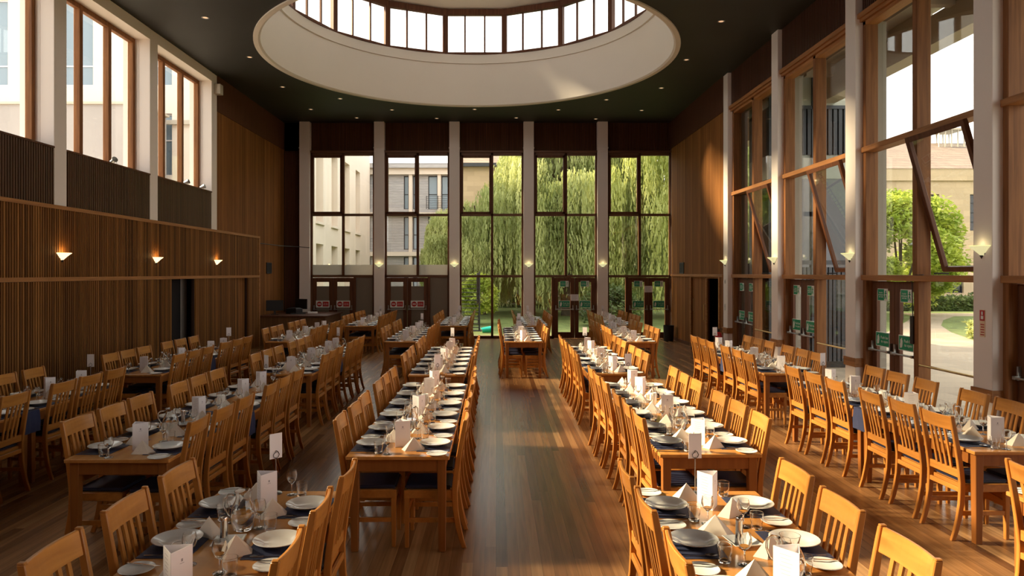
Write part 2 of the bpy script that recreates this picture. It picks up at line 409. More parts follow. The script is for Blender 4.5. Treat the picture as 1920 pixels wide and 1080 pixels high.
# lintel over the high windows and white reveals
ZH = 6.93
mb = MB()
for i in range(len(CYL)-1):
    a, b2 = CYL[i+1], CYL[i]-DC
    mb.box(XL-.55, XL, a, b2, ZH, H); mb.box(XL-.55, XL-.23, b2-.002, b2+DC, ZS-.03, H)
struct('trim_2', mb, MT['white'])
mb = MB().box(XL-.55, XL-.30, YB, y18, 0, ZS-.03); struct('wall_left_outer', mb, MT['cream'])
# high windows on the left: three lights to a bay
def high_window(nr, a, b2):
    w_ = sempty('window_%d' % nr, (XL-.36, a, 0)); L = b2-a; f = MB(); g = MB()
    f.box(-.05, .05, 0, L, ZS, ZS+.07); f.box(-.05, .05, 0, L, ZH-.09, ZH)
    for k in range(4):
        c = k*L/3; lo, hi = (c, c+.08) if k == 0 else ((c-.08, c) if k == 3 else (c-.05, c+.05))
        f.box(-.06, .055, lo, hi, ZS, ZH)
    g.box(-.006, .006, .05, L-.05, ZS+.05, ZH-.05)
    obj('window_frame', f, MT['frame'], w_, bevel=.006); obj('pane', g, MT['pane'], w_)
for i in range(len(CYL)-1): high_window(2+i, CYL[i+1], CYL[i]-DC)
# ------------------------------------------------------------------ openings in the left wall
mb = MB().box(-9.6, -9.5, 14.6, 16.9, 0, 2.6); mb.box(-9.6, XW-.06, 14.5, 14.6, 0, 2.6); mb.box(-9.6, XW-.06, 14.5, 17.0, 2.4, 2.6); mb.box(-9.6, XW-.3, 14.5, 17.0, -.1, 0)
struct('wall_kitchen', mb, MT['kitchen'])
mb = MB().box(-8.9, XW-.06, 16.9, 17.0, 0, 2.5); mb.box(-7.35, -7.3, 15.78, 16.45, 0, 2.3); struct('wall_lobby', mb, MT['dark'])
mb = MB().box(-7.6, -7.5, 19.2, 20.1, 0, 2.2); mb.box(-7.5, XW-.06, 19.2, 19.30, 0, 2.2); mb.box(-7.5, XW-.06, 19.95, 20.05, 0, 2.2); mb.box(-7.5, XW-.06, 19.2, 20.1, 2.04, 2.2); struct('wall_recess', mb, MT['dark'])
c = thing('kitchen_counter', 'grey kitchen counter glimpsed through the opening in the slatted wall', 'counter', (-9.1, 15.6, .003))
obj('body', MB().box(-.28, .3, -.7, .7, 0, .86), MT['metal'], c); obj('worktop', MB().box(-.3, .33, -.72, .72, .86, .90), MT['steeld'], c)
k = thing('kettle', 'dark kettle on the counter seen through the slatted-wall opening', 'kettle', (-9.05, 15.3, .902))
obj('body', MB().lathe([(0, 0), (.08, 0), (.085, .1), (.06, .2), (0, .22)], 16), MT['black'], k); obj('handle', MB().tube([(.06, 0, .2), (.14, 0, .18), (.13, 0, .05), (.08, 0, .03)], .01, 6), MT['black'], k)

# ------------------------------------------------------------------ right wall
XG = 6.02     # glass line
def box_frame(mb, x0, x1, a, b2, z0, z1, t, bars_y=(), bars_z=()):
    mb.box(x0, x1, a, b2, z0, z0+t); mb.box(x0, x1, a, b2, z1-t, z1); mb.box(x0, x1, a, a+t, z0+t, z1-t); mb.box(x0, x1, b2-t, b2, z0+t, z1-t)
ZD, ZM, ZHR = 2.06, 4.10, 6.20
def text(body, size, parent, loc, rot, mat, name='lettering', align='CENTER', ext=.0008):
    cu = bpy.data.curves.new(name, 'FONT'); cu.body = body; cu.size = size; cu.align_x = align; cu.align_y = 'CENTER'; cu.extrude = ext; cu.materials.append(mat)
    cu.space_line = .95
    o = bpy.data.objects.new(name, cu); COL.objects.link(o); o.location = loc; o.rotation_euler = rot
    if parent: o.parent = parent
    return o
def sign(parent, kind, loc, rz, s=1.0):
    """Green or red door sign, built facing local -Y (towards the room), as a part of the door leaf."""
    if kind == 'push':
        W, Hh = .34*s, .20*s
        o = obj('push_sign', MB().box(-W/2, W/2, -.004, .004, -Hh/2, Hh/2), MT['signw'], parent, loc=loc, rz=rz); o['label'] = 'green sign reading Push bar to open'
        obj('sign_field', MB().box(-W/2+.012, W/2-.012, -.006, -.003, -Hh/2+.012, Hh/2-.012), MT['green'], o)
        # a hand: palm, four fingers, thumb
        h = MB(); pal = [(-.13, -.07), (-.085, -.06), (-.075, -.01), (-.072, .035), (-.083, .03), (-.087, .062), (-.098, .066), (-.104, .035), (-.112, .05), (-.122, .045), (-.124, .0), (-.134, -.02)]
        h.add([(x*s, -.0085, z*s) for x, z in pal]+[(x*s, -.006, z*s) for x, z in pal], [tuple(range(12)), tuple(range(12, 24))[::-1]]+[(i, (i+1) % 12, 12+(i+1) % 12, 12+i) for i in range(12)])
        obj('hand_symbol', h, MT['signw'], o)
        text('Push bar\nto open', .055*s, o, (.055*s, -.007, 0), (PI/2, 0, 0), MT['signw'])
    elif kind == 'exit':
        W, Hh = .25*s, .17*s
        o = obj('exit_sign', MB().box(-W/2, W/2, -.004, .004, -Hh/2, Hh/2), MT['signw'], parent, loc=loc, rz=rz); o['label'] = 'small green and white emergency exit notice'
        obj('sign_field', MB().box(-W/2+.01, W/2-.085*s, -.006, -.003, -Hh/2+.01, Hh/2-.01), MT['green'], o)
        h = MB(); h.lathe([(0, -.01*s), (.009*s, -.005*s), (.009*s, .005*s), (0, .01*s)], 8, (.085*s, -.006, .05*s))
        for p in ([(.085, .04), (.08, 0)], [(.08, 0), (.098, -.03), (.096, -.06)], [(.08, 0), (.068, -.03), (.055, -.055)], [(.084, .035), (.105, .015)], [(.084, .035), (.062, .02)]):
            h.tube([(x*s, -.006, z*s) for x, z in p], .005*s, 5)
        obj('running_figure', h, MT['green'], o)
        text('Use for\nemergency\nexit only', .030*s, o, (-.035*s, -.007, 0), (PI/2, 0, 0), MT['signw'])
    elif kind == 'noentry':
        W, Hh = .40*s, .205*s
        o = obj('no_entry_sign', MB().box(-W/2, W/2, -.004, .004, -Hh/2, Hh/2), MT['signw'], parent, loc=loc, rz=rz); o['label'] = 'white sign with red no-entry disc and red block'
        q = MB().lathe([(0, 0), (.075*s, 0), (.075*s, .003), (0, .003)], 20).xf(Matrix.Translation((-.10*s, -.004, 0)) @ Matrix.Rotation(PI/2, 4, 'X'))
        obj('red_disc', q, MT['red'], o); obj('white_bar', MB().box(-.15*s, -.05*s, -.009, -.006, -.014*s, .014*s), MT['signw'], o)
        obj('red_block', MB().box(.0, .175*s, -.007, -.003, -.072*s, .072*s), MT['red'], o)
        text('Fire exit\nkeep clear', .034*s, o, (.088*s, -.008, 0), (PI/2, 0, 0), MT['signw'])
    return o
def door_leaf(parent, L, h, face, x=0, bar=True, signs=(), mat='framed', pane='pane', hinge=1, rail=.62):
    """Glazed leaf standing in local XZ plane (width along X from x to x+L, room side -Y)."""
    f = MB(); st = .13
    f.box(x, x+st, -.025, .025, 0, h); f.box(x+L-st, x+L, -.025, .025, 0, h); f.box(x+st, x+L-st, -.025, .025, 0, .20); f.box(x+st, x+L-st, -.025, .025, h-.14, h)
    lf = obj('door_leaf', f, MT[mat], parent, bevel=.004)
    obj('pane', MB().box(x+st-.01, x+L-st+.01, -.005, .005, .19, h-.13), MT[pane], lf)
    if bar:
        q = MB(); z = .96
        q.tube([(x+.05, -.10, z), (x+L-.05, -.10, z)], .016, 8)
        for xx in (x+.055, x+L-.055):
            q.rect_path([(xx, -.05, z-.03), (xx, -.048, z+.13)], .026, .045); q.box(xx-.02, xx+.02, -.115, -.03, z-.02, z+.02)
        obj('push_bar', q, MT['steeld'], lf, bevel=.003)
    for (kind, dz) in signs: sign(lf, kind, (x+L/2, -.031, dz), 0, 1.12 if L > .6 else .98)
    return lf
# place a window bay on the right side. local frames are built in (y) world coordinates with x = XG
def right_bay(nr, a, b2):
    mid = (a+b2)/2; w_ = sempty('window_%d' % nr); f = MB(); r = MB(); g = MB()
    for (y0_, y1_) in ((a, a+.09), (mid-.055, mid+.055), (b2-.09, b2)):
        f.box(XG-.14, XG+.06, y0_, y1_, ZD+.07 if y0_ == mid-.055 else 0, ZHR)
    f.box(XG-.12, XG+.06, mid-.055, mid+.055, 0, ZD)
    for z in (ZD, ZM): r.box(XG-.17, XG+.06, a, b2, z-.01, z+.075)
    r.box(XG-.14, XG+.06, a, b2, ZHR-.08, ZHR); r.box(XG-.05, XG+.05, a, mid, 0, .10)
    obj('window_frame', f, MT['frame'], w_, bevel=.006); obj('transom', r, MT['framey'], w_, bevel=.006)
    def P(y0_, y1_, z0, z1): g.box(XG+.0, XG+.012, y0_, y1_, z0, z1)
    P(a+.08, mid-.05, ZM+.07, ZHR-.07); P(mid+.05, b2-.08, ZM+.07, ZHR-.07); P(mid+.05, b2-.08, ZD+.07, ZM); P(a+.08, mid-.05, .09, ZD)
    obj('pane', g, MT['pane'], w_)
    q = MB().tube([(XG-.10, a+.05, .88), (XG-.10, mid-.02, .88)], .018, 8); obj('hand_rail', q, MT['brass'], w_)
    # centre-hung sash tilted open in the near light of the middle row
    L = mid-a-.17; hh = ZM-ZD-.10; sf = MB(); box_frame(sf, -.03, .03, -L/2, L/2, -hh/2, hh/2, .07)
    s_ = obj('sash', sf, MT['framed'], w_, bevel=.005); s_.location = (XG-.03, (a+mid)/2+.01, (ZD+ZM)/2+.04); s_.rotation_euler = (0, -math.radians(16), 0)
    obj('sash_pane', MB().box(-.005, .005, -L/2+.06, L/2-.06, -hh/2+.06, hh/2-.06), MT['pane'], s_)
    st = MB(); st.tube([(XG-.05, a+.25, ZD+.10), (XG+.12, a+.30, ZD+.10)], .01, 6); st.tube([(XG-.05, mid-.3, ZD+.10), (XG+.12, mid-.35, ZD+.10)], .01, 6); obj('window_stay', st, MT['black'], w_)
    # double doors in the far half
    d = sempty('door_%d' % nr, (XG-.01, b2-.09, .01)); d.rotation_euler = (0, 0, -PI/2); LW = (b2-.09-mid-.055)
    for k in range(2): door_leaf(d, LW/2-.006, ZD-.035, 1, x=k*(LW/2)+.003, signs=(('exit', 1.82), ('push', 1.13)), mat='framed')
    if nr in (11, 10):
        cl = MB().box(LW-.05, LW+.02, -.14, -.08, 1.15, 1.55); obj('door_closer', cl, MT['black'], d, bevel=.01)
        obj('cable', MB().tube([(LW+.0, -.12, 1.5), (LW+.0, -.13, 1.9), (LW+.01, -.14, 2.05), (LW+.08, -.15, 2.12), (LW+.3, -.15, 2.13)], .008, 6), MT['metal'], d)
for i in range(len(CYR)-1): right_bay(8+i, CYR[i+1], CYR[i]-DC)
# fascia above the windows
mb = MB(); bk = MB(); tr = MB()
for i in range(len(CYR)-1):
    a, b2 = CYR[i+1], CYR[i]-DC
    battens(mb, 'y', a, b2, ZHR+.12, H, XR+.12, .03, -1); bk.box(XR+.12, XR+.5, a, b2, ZHR, H)
    tr.box(XR+.03, XR+.14, a, b2, ZHR+.03, ZHR+.11); tr.box(XR+.07, XR+.14, a, b2, ZHR-.02, ZHR+.03)
struct('wall_right_fascia', mb, boards('batten_fascia', 1, .058, [(.062, .022, .013), (.09, .033, .018), (.075, .027, .015)], rough=.45, gap=0, along=2)); struct('wall_right_fascia_backing', bk, MT['back']); struct('trim_3', tr, MT['framey'])
mb = MB()
for i in range(len(CYR)): mb.box(XR+.23, XR+.5, CYR[i]-DC, CYR[i], 0, H)
struct('wall_right_piers', mb, plain('outer_pier_render', (.30, .27, .22), .85))
# boarded right wall beyond the last column with a doorway
y18 = CYR[0]; DY0, DY1, DZ = 18.35, 20.95, 2.02
mb = MB(); mb.box(XR-.0, XR+.25, y18, DY0, 0, 6.25); mb.box(XR, XR+.25, DY1, YF-.12, 0, 6.25); mb.box(XR, XR+.25, DY0, DY1, DZ, 6.25)
struct('wall_right', mb, MT['board'])
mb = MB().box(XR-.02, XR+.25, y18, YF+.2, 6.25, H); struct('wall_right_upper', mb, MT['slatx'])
mb = MB().box(XR-.03, XR+.02, y18, YF-.12, ZD, ZD+.07); mb.box(XR-.03, XR+.02, DY0-.08, DY0, 0, ZD); mb.box(XR-.03, XR+.02, DY1, DY1+.08, 0, ZD); mb.box(XR-.03, XR+.02, 19.38, 19.44, 0, DZ)
struct('trim_4', mb, MT['framey'], bevel=.004)
mb = MB().box(XR+.9, XR+1.0, 17.9, 21.4, 0, 2.4); mb.box(XR+.25, XR+1, 17.9, 18.0, 0, 2.4); mb.box(XR+.25, XR+1, 21.3, 21.4, 0, 2.4); mb.box(XR+.25, XR+1, 17.9, 21.4, 2.3, 2.4); mb.box(XR+.25, XR+1, 17.9, 21.4, -.02, 0)
struct('wall_cloakroom', mb, MT['dark'])
d = sempty('door_20', (XR+.04, DY1-.0, 0)); f = MB().box(-.0, .045, -1.5, -.0, .01, DZ)
lf = obj('door_leaf', f, MT['board'], d); 
q = MB().tube([(-.01, -1.30, .85), (-.06, -1.30, .87), (-.06, -1.30, 1.30), (-.01, -1.30, 1.32)], .013, 8); obj('pull_handle', q, MT['brass'], d)
obj('finger_plate', MB().box(-.012, 0, -.12, -.05, 1.05, 1.42), MT['brass'], d)
for (x, y, rz, lab) in ((XR-.012, 22.0, 0, 'dark square vent grille set in the boarded wall on the window side'), (XL+.012, 22.05, 0, 'dark square vent grille set in the boarded wall above the desk')):
    v = thing('vent_grille', lab, 'vent', (x, y, 2.32)); q = MB(); box_frame(q, -.012, .012, -.24, .24, -.17, .17, .025); obj('frame', q, MT['metal'], v)
    q = MB()
    for k in range(9): q.box(-.006, .008, -.215, .215, -.14+k*.032, -.128+k*.032)
    obj('slats', q, MT['grille'], v); obj('backing', MB().box(-.004, 0, -.22, .22, -.15, .15), MT['dark'], v)

# ------------------------------------------------------------------ far wall
mb = MB().box(-7.3, 6.3, YF+.14, YF+.4, 6.14, H); struct('wall_far_backing', mb, MT['back'])
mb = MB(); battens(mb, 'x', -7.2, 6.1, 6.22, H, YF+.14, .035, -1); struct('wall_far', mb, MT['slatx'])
mb = MB(); battens(mb, 'x', -7.05, -6.47, 0, H, YF+.14, .035, -1); struct('wall_far_corner', mb, MT['slatx']); struct('wall_far_corner_backing', MB().box(-7.3, -6.2, YF+.14, YF+.3, 0, H), MT['back'])
ZFH = 6.14
def far_bay(nr, x0, x1, kind):
    w_ = sempty('window_%d' % nr); f = MB(); r = MB(); g = MB(); ya, yb = YF+.0, YF+.10; mid = (x0+x1)/2+.02
    f.box(x0, x0+.06, ya, yb, 0, ZFH); f.box(x1-.06, x1, ya, yb, 0, ZFH); f.box(mid-.04, mid+.04, ya, yb, ZD, ZFH)
    for (z0, z1) in ((ZD-.04, ZD+.04), (ZM-.05, ZM+.03), (ZFH-.09, ZFH), (ZFH+.0, ZFH+.07)): r.box(x0-.02, x1+.02, ya-(.05 if z0 >= ZFH else 0), yb, z0, z1)
    def P(a, b2, z0, z1, m='pane'): g.box(a, b2, YF+.045, YF+.055, z0, z1)
    P(x0+.05, mid-.03, ZM+.02, ZFH-.08); P(mid+.03, x1-.05, ZM+.02, ZFH-.08)
    fz = ZD+.38 if kind == 'noentry' else ZD+.03
    P(x0+.05, mid-.03, fz, ZM-.04); P(mid+.03, x1-.05, fz, ZM-.04)
    sf = MB(); a, b2 = x0+.06, mid-.04
    for (u0, u1, v0, v1) in ((a, a+.055, ZM+.03, ZFH-.09), (b2-.055, b2, ZM+.03, ZFH-.09), (a, b2, ZM+.03, ZM+.09), (a, b2, ZFH-.16, ZFH-.09)): sf.box(u0, u1, ya-.03, yb-.03, v0, v1)
    obj('window_frame', f, MT['framed'], w_, bevel=.004); obj('transom', r, MT['framex'], w_, bevel=.004); obj('sash', sf, MT['framed'], w_)
    if kind == 'noentry':
        fg = MB().box(x0+.05, mid-.03, YF+.043, YF+.057, ZD+.03, fz); fg.box(mid+.03, x1-.05, YF+.043, YF+.057, ZD+.03, fz)
    dw = 1.36
    if kind == 'fixed':
        f2 = MB().box(mid-.04, mid+.04, ya, yb, .0, ZD-.04); f2.box(x0, x1, ya, yb, 0, .09); obj('lower_frame', f2, MT['framed'], w_)
        P(x0+.05, mid-.03, .08, ZD-.03); P(mid+.03, x1-.05, .08, ZD-.03)
    else:
        left = kind == 'noentry'; dx0 = x0+.06 if left else x1-.06-dw; s0, s1 = (dx0+dw, x1-.06) if left else (x0+.06, dx0)
        f2 = MB().box(*((s0, s0+.08) if left else (s1-.08, s1)), ya, yb, 0, ZD-.04); f2.box(s0, s1, ya, yb, 0, .09); obj('lower_frame', f2, MT['framed'], w_)
        if left: obj('obscured_pane', MB().box(s0+.07, s1+.01, YF+.043, YF+.057, .08, ZD-.03), MT['frostd'], w_)
        else: P(s0-.01, s1-.07, .08, ZD-.03)
        d = sempty('door_%d' % nr, (dx0, YF+.05, .01))
        for k in range(2):
            lf = door_leaf(d, dw/2-.006, ZD-.06, 1, x=k*dw/2+.003, signs=((('noentry', 1.13),) if left else (('exit', 1.80), ('push', 1.13))), mat='framed', pane='pane' if not left else 'pane')
            if left:
                q = MB().box(k*dw/2+.13, (k+1)*dw/2-.13, -.008, .008, .19, 1.72); obj('obscured_film', q, MT['frostd'], lf)
        if not left:
            nz = 1.62 if nr == 18 else 1.34
            o = obj('paper_notice', MB().box(dw/2-.13, dw/2+.13, -.045, -.04, nz-.10, nz+.11), MT['card'], d); o['label'] = 'white paper notice with lines of print'
            q = MB(); 
            for j in range(6): q.box(dw/2-.10, dw/2+.09-.02*(j % 3), -.047, -.0449, nz+.07-j*.028, nz+.076-j*.028)
            obj('print', q, MT['ink'], o)
    obj('pane', g, MT['pane'], w_)
    if kind == 'noentry': obj('frosted_pane', fg, MT['frost'], w_)
kinds = ['noentry', 'noentry', 'fixed', 'push', 'push']
for i in range(5): far_bay(14+i, CXF[i]+.17, CXF[i+1]-.17, kinds[i])
# back wall behind the camera, and a low dais
struct('wall_back', MB().box(-7.6, 6.4, YB-.2, YB, 0, H), MT['boardx'])
mb = MB().box(XR-.018, XR, YF-5.4, YF-.1, 0, .10); struct('baseboard_right', mb, MT['framed'])
mb = MB().box(XL, XL+.018, YE+.02, YF-.1, 0, .10); struct('baseboard_left', mb, MT['framed'])
# ------------------------------------------------------------------ dining chair (faces +X, crest at x = -.30)
def make_chair():
    t = thing('dining_chair', 'x', 'chair')
    def post(z):   # curved line of the back
        pts = [(0, -.285), (.12, -.245), (.30, -.215), (.45, -.207), (.60, -.222), (.80, -.255), (1.0, -.292)]
        for (z0, x0), (z1, x1) in zip(pts, pts[1:]):
            if z <= z1: return x0+(x1-x0)*(z-z0)/(z1-z0)
        return pts[-1][1]
    obj('seat_cushion', MB().box(-.185, .185, -.185, .185, .455, .485), MT['navy'], t, bevel=.012, seg=2)
    f = MB(); f.box(-.195, .19, -.205, -.18, .39, .455); f.box(-.195, .19, .18, .205, .39, .455); f.box(.165, .19, -.18, .18, .39, .455); f.box(-.195, -.17, -.18, .18, .395, .45); f.box(-.17, .165, -.18, .18, .44, .456)
    obj('seat_frame', f, MT['chairy'], t, bevel=.004)
    for s in (-1, 1):
        zs = [0, .08, .18, .30, .40, .47, .56, .66, .76, .86, .94, 1.0]
        q = MB().rect_path([(post(z), s*.198, z) for z in zs], .044, .030, [.86, .92, .97, 1, 1.02, 1, 1, .96, .92, .88, .86, .80])
        q.box(post(1.0)-.016, post(1.0)+.016, s*.198-.012, s*.198+.012, .998, 1.008)
        o = obj('leg', q, MT['chair'], t, bevel=.004); o['label'] = 'back leg rising into the chair back post'
    for s in (-1, 1):
        obj('leg', MB().rect_path([(.168, s*.188, .0), (.168, s*.186, .25), (.168, s*.186, .395)], .042, .042, [.72, .9, 1]), MT['chair'], t, bevel=.004)
    # crest rail, bowed backwards
    vs = []; n = 8
    for i in range(n+1):
        y = -.184+.368*i/n; bow = -.018*(1-(2*i/n-1)**2)
        for (z, tk) in ((.885, .020), (1.0, .018)):
            x = post(z)+bow
            vs += [(x-tk/2, y, z), (x+tk/2, y, z)]
    # order per station: lowBack lowFront hiBack hiFront
    fs = []
    for i in range(n):
        b = 4*i
        fs += [(b, b+4, b+5, b+1), (b+2, b+3, b+7, b+6), (b, b+2, b+6, b+4), (b+1, b+5, b+7, b+3)]
    fs += [(0, 1, 3, 2), (4*n, 4*n+2, 4*n+3, 4*n+1)]
    obj('crest_rail', MB().add(vs, fs), MT['chairy'], t, bevel=.004)
    obj('lower_back_rail', MB().box(post(.52)-.011, post(.52)+.011, -.184, .184, .50, .565), MT['chairy'], t, bevel=.003)
    obj('back_stretcher', MB().box(-.226, -.204, -.184, .184, .385, .425), MT['chairy'], t, bevel=.003)
    for y in (-.090, -.030, .030, .090):
        zs = [.56, .64, .72, .80, .89]; q = MB().rect_path([(post(z)-.008*(1 if abs(y) < .05 else .6)*(z-.56)/.33*1.6-.002, y*(1+(z-.56)*.05), z) for z in zs], .012, .026)
        obj('slat', q, MT['chair'], t)
    for s in (-1, 1): obj('side_stretcher', MB().box(-.22, .16, s*.19-.009, s*.19+.009, .20, .235), MT['chairy'], t)
    q = MB(); m_ = 8
    vs = []; fs = []
    for i in range(m_+1):
        y = -.18+.36*i/m_; z = .275+.018*(1-(2*i/m_-1)**2); vs += [(.158, y, .262), (.178, y, .262), (.178, y, z+.03), (.158, y, z+.03)]
    for i in range(m_):
        b = 4*i
        for k in range(4): fs.append((b+k, b+4+k, b+4+(k+1) % 4, b+(k+1) % 4))
    obj('front_stretcher', q.add(vs, fs), MT['chairy'], t)
    return t
TW, TL, TH = .80, 1.785, .75
def make_table():
    t = thing('dining_table', 'x', 'table')
    obj('table_top', MB().box(-TW/2, TW/2, -TL/2, TL/2, TH-.028, TH), MT['table'], t, bevel=.004)
    q = MB(); a, b2 = TW/2-.035, TL/2-.035
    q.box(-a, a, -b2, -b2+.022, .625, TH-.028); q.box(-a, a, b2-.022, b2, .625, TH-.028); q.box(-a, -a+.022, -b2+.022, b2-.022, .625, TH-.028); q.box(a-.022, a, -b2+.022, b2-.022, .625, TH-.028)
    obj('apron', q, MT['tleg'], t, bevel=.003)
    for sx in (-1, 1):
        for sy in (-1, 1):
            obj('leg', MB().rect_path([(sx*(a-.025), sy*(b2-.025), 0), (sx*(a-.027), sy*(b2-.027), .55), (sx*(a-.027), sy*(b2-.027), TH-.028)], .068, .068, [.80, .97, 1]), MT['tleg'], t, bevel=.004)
    return t
def single(name, mb, mats, **k):
    return obj(name, mb, mats, **k)
def lathe_obj(name, prof, mat, n=28): return obj(name, MB().lathe(prof, n), mat, smooth='weld')

P = {}
P['chair'] = make_chair(); P['table'] = make_table()
P['plate'] = lathe_obj('soup_plate', [(0, .004), (.045, .004), (.05, 0), (.055, .003), (.085, .014), (.124, .030), (.1265, .0335), (.124, .035), (.090, .024), (.078, .016), (.06, .010), (.03, .008), (0, .008)], MT['china'], 36)
P['side'] = lathe_obj('side_plate', [(0, .003), (.04, .003), (.045, 0), (.05, .003), (.080, .012), (.0825, .0145), (.080, .016), (.058, .010), (.05, .0075), (0, .0075)], MT['china'], 32)
P['mat'] = obj('placemat', MB().box(-.13, .13, -.185, .185, 0, .003), MT['mat'])
P['runner'] = None
# folded paper napkin standing as a small tent
nb = MB()
A, B_, C_, D, Ap = (-.045, -.095, 0), (.022, -.072, 0), (.022, .072, 0), (-.045, .095, 0), (-.012, 0, .105)
def sheet(pts, th=.004):
    a, b2, c = map(Vector, pts); nn = (b2-a).cross(c-a).normalized()*th
    nb.add([a, b2, c, a-nn, b2-nn, c-nn], [(0, 1, 2), (5, 4, 3), (0, 3, 4, 1), (1, 4, 5, 2), (2, 5, 3, 0)])
sheet((A, B_, Ap)); sheet((C_, D, Ap)); sheet((B_, C_, Ap)); nb.add([A, Ap, (-.04, 0, .0)], [(0, 1, 2)]); nb.add([D, (-.04, 0, 0), Ap], [(0, 1, 2)])
P['napkin'] = obj('napkin', nb, MT['linen'])
# tumbler and wine glass
P['tumbler'] = lathe_obj('tumbler', [(0, 0), (.028, 0), (.030, .004), (.031, .035), (.034, .040), (.0365, .086), (.0375, .090), (.0355, .090), (.0325, .042), (.0285, .036), (.027, .012), (0, .010)], MT['tglass'], 24)
P['wine'] = lathe_obj('wine_glass', [(0, .004), (.006, .004), (.030, .0015), (.033, .0), (.033, .002), (.012, .006), (.0045, .012), (.004, .065), (.010, .075), (.026, .090), (.035, .112), (.0345, .132), (.029, .155), (.0275, .155), (.032, .132), (.0325, .112), (.024, .093), (0, .080)], MT['tglass'], 24)
def cutlery(name, kind):
    q = MB(); 
    if kind == 'knife':
        q.box(-.085, 0, -.005, .005, 0, .004); q.add([(0, -.006, .001), (.08, -.008, .001), (.10, 0, .001), (.0, .006, .001), (0, -.006, .003), (.08, -.008, .0025), (.10, 0, .0025), (0, .006, .003)], [(0, 3, 2, 1), (4, 5, 6, 7), (0, 1, 5, 4), (1, 2, 6, 5), (2, 3, 7, 6), (3, 0, 4, 7)])
    elif kind == 'fork':
        q.rect_path([(0, 0, 0), (0, 0, .001)], .001, .001); q.box(-.10, .02, -.004, .004, .001, .004); q.box(.02, .045, -.011, .011, .003, .0055)
        for y in (-.0095, -.003, .0035, .010): q.box(.045, .09, y-.0015, y+.0015, .004, .0065)
    else:
        q.box(-.10, .025, -.004, .004, .001, .004)
        m = MB().lathe([(0, .001), (.018, .003), (.021, .008), (.018, .0065), (0, .003)], 16); m.v = [(x*1.5+.05, y, z) for x, y, z in m.v]; q.add(m.v, m.f)
    return obj(name, q, MT['steel'])
P['knife'] = cutlery('butter_knife', 'knife'); P['fork'] = cutlery('dinner_fork', 'fork'); P['spoon'] = cutlery('soup_spoon', 'spoon')
# glass jug
t = thing('water_jug', 'x', 'jug')
obj('body', MB().lathe([(0, .0), (.045, 0), (.05, .005), (.066, .05), (.070, .085), (.060, .13), (.042, .165), (.040, .185), (.047, .215), (.0445, .215), (.0375, .185), (.039, .165), (.056, .13), (.066, .085), (.062, .05), (.046, .012), (0, .010)], 32), MT['tglass'], t, smooth='weld')
obj('handle', MB().tube([(0, .042, .195), (0, .075, .20), (0, .098, .18), (0, .100, .14), (0, .085, .10), (0, .066, .085)], .006, 8), MT['tglass'], t, smooth=True)
obj('water', MB().lathe([(0, .0110), (.043, .0130), (.0605, .05), (.0645, .085), (.061, .10), (0, .10)], 24), real_glass('jug_water', 1.33, (.97, .98, .98)), t, smooth='weld')
P['jug'] = t
# menu card: three panels folded to a standing prism
def menu(tall=.21, wd=.122):
    t = thing('menu_card', 'x', 'menu card'); q = MB(); r = wd/math.sqrt(3); c = [(r*math.cos(a), r*math.sin(a)) for a in (-PI/2, PI/6, 5*PI/6)]
    for i in range(3):
        a, b2 = Vector((*c[i], 0)), Vector((*c[(i+1) % 3], 0)); d = (b2-a).normalized(); nn = Vector((d.y, -d.x, 0))*.0012
        q.add([a+nn, b2+nn, b2-nn, a-nn]+[v+Vector((0, 0, tall)) for v in (a+nn, b2+nn, b2-nn, a-nn)], [(0, 3, 2, 1), (4, 5, 6, 7), (0, 1, 5, 4), (1, 2, 6, 5), (2, 3, 7, 6), (3, 0, 4, 7)])
    obj('folded_card', q, MT['card'], t)
    q = MB()
    for i in range(3):
        a, b2 = Vector((*c[i], 0)), Vector((*c[(i+1) % 3], 0)); d = (b2-a).normalized(); nn = Vector((d.y, -d.x, 0)); mid = (a+b2)/2+nn*.0016
        def bar(x0, x1, z0, z1):
            p = [mid+d*x0+Vector((0, 0, z0)), mid+d*x1+Vector((0, 0, z0)), mid+d*x1+Vector((0, 0, z1)), mid+d*x0+Vector((0, 0, z1))]
            q.add(p, [(0, 1, 2, 3)])
        if i == 0: 
            bar(-.005, .005, tall*.74, tall*.80); bar(-.012, .012, tall*.70, tall*.71)
        else:
            for j in range(9): bar(-.030+.004*(j % 3), .030-.005*((j+1) % 3), tall*(.88-.08*j), tall*(.888-.08*j))
    obj('printed_lines', q, MT['ink'], t)
    return t
P['menu'] = menu()
# number stand: foot, rod, wire curl and a blank white card
t = thing('card_stand', 'x', 'card stand')
obj('foot', MB().lathe([(0, 0), (.038, 0), (.040, .004), (.034, .009), (.006, .013), (0, .014)], 20), MT['steeld'], t, smooth='weld')
obj('rod', MB().tube([(0, 0, .01), (0, 0, .235)], .003, 6), MT['steeld'], t)
q = MB(); q.tube([(0, -.004, .225), (.016, -.005, .235), (.022, -.005, .25), (.012, -.005, .268), (.0, -.005, .275), (-.006, -.005, .27)], .0022, 5); q.tube([(0, -.004, .225), (-.016, -.005, .235), (-.020, -.005, .25), (-.010, -.005, .262), (.002, -.005, .265)], .0022, 5)
obj('wire_curl', q, MT['metal'], t)
obj('card', MB().box(-.043, .043, -.001, .001, .225, .385), MT['card'], t)
P['stand'] = t
t = thing('pillar_candle', 'x', 'candle')
obj('wax', MB().lathe([(0, 0), (.036, 0), (.037, .003), (.037, .125), (.034, .130), (.03, .124), (0, .122)], 24), MT['wax'], t, smooth='weld'); obj('wick', MB().tube([(0, 0, .12), (.001, 0, .136)], .0012, 5), MT['black'], t)
P['candle'] = t
P['mill'] = lathe_obj('steel_pot', [(0, 0), (.022, 0), (.023, .003), (.019, .05), (.0175, .12), (.0185, .135), (.016, .140), (0, .142)], MT['steel'], 20)
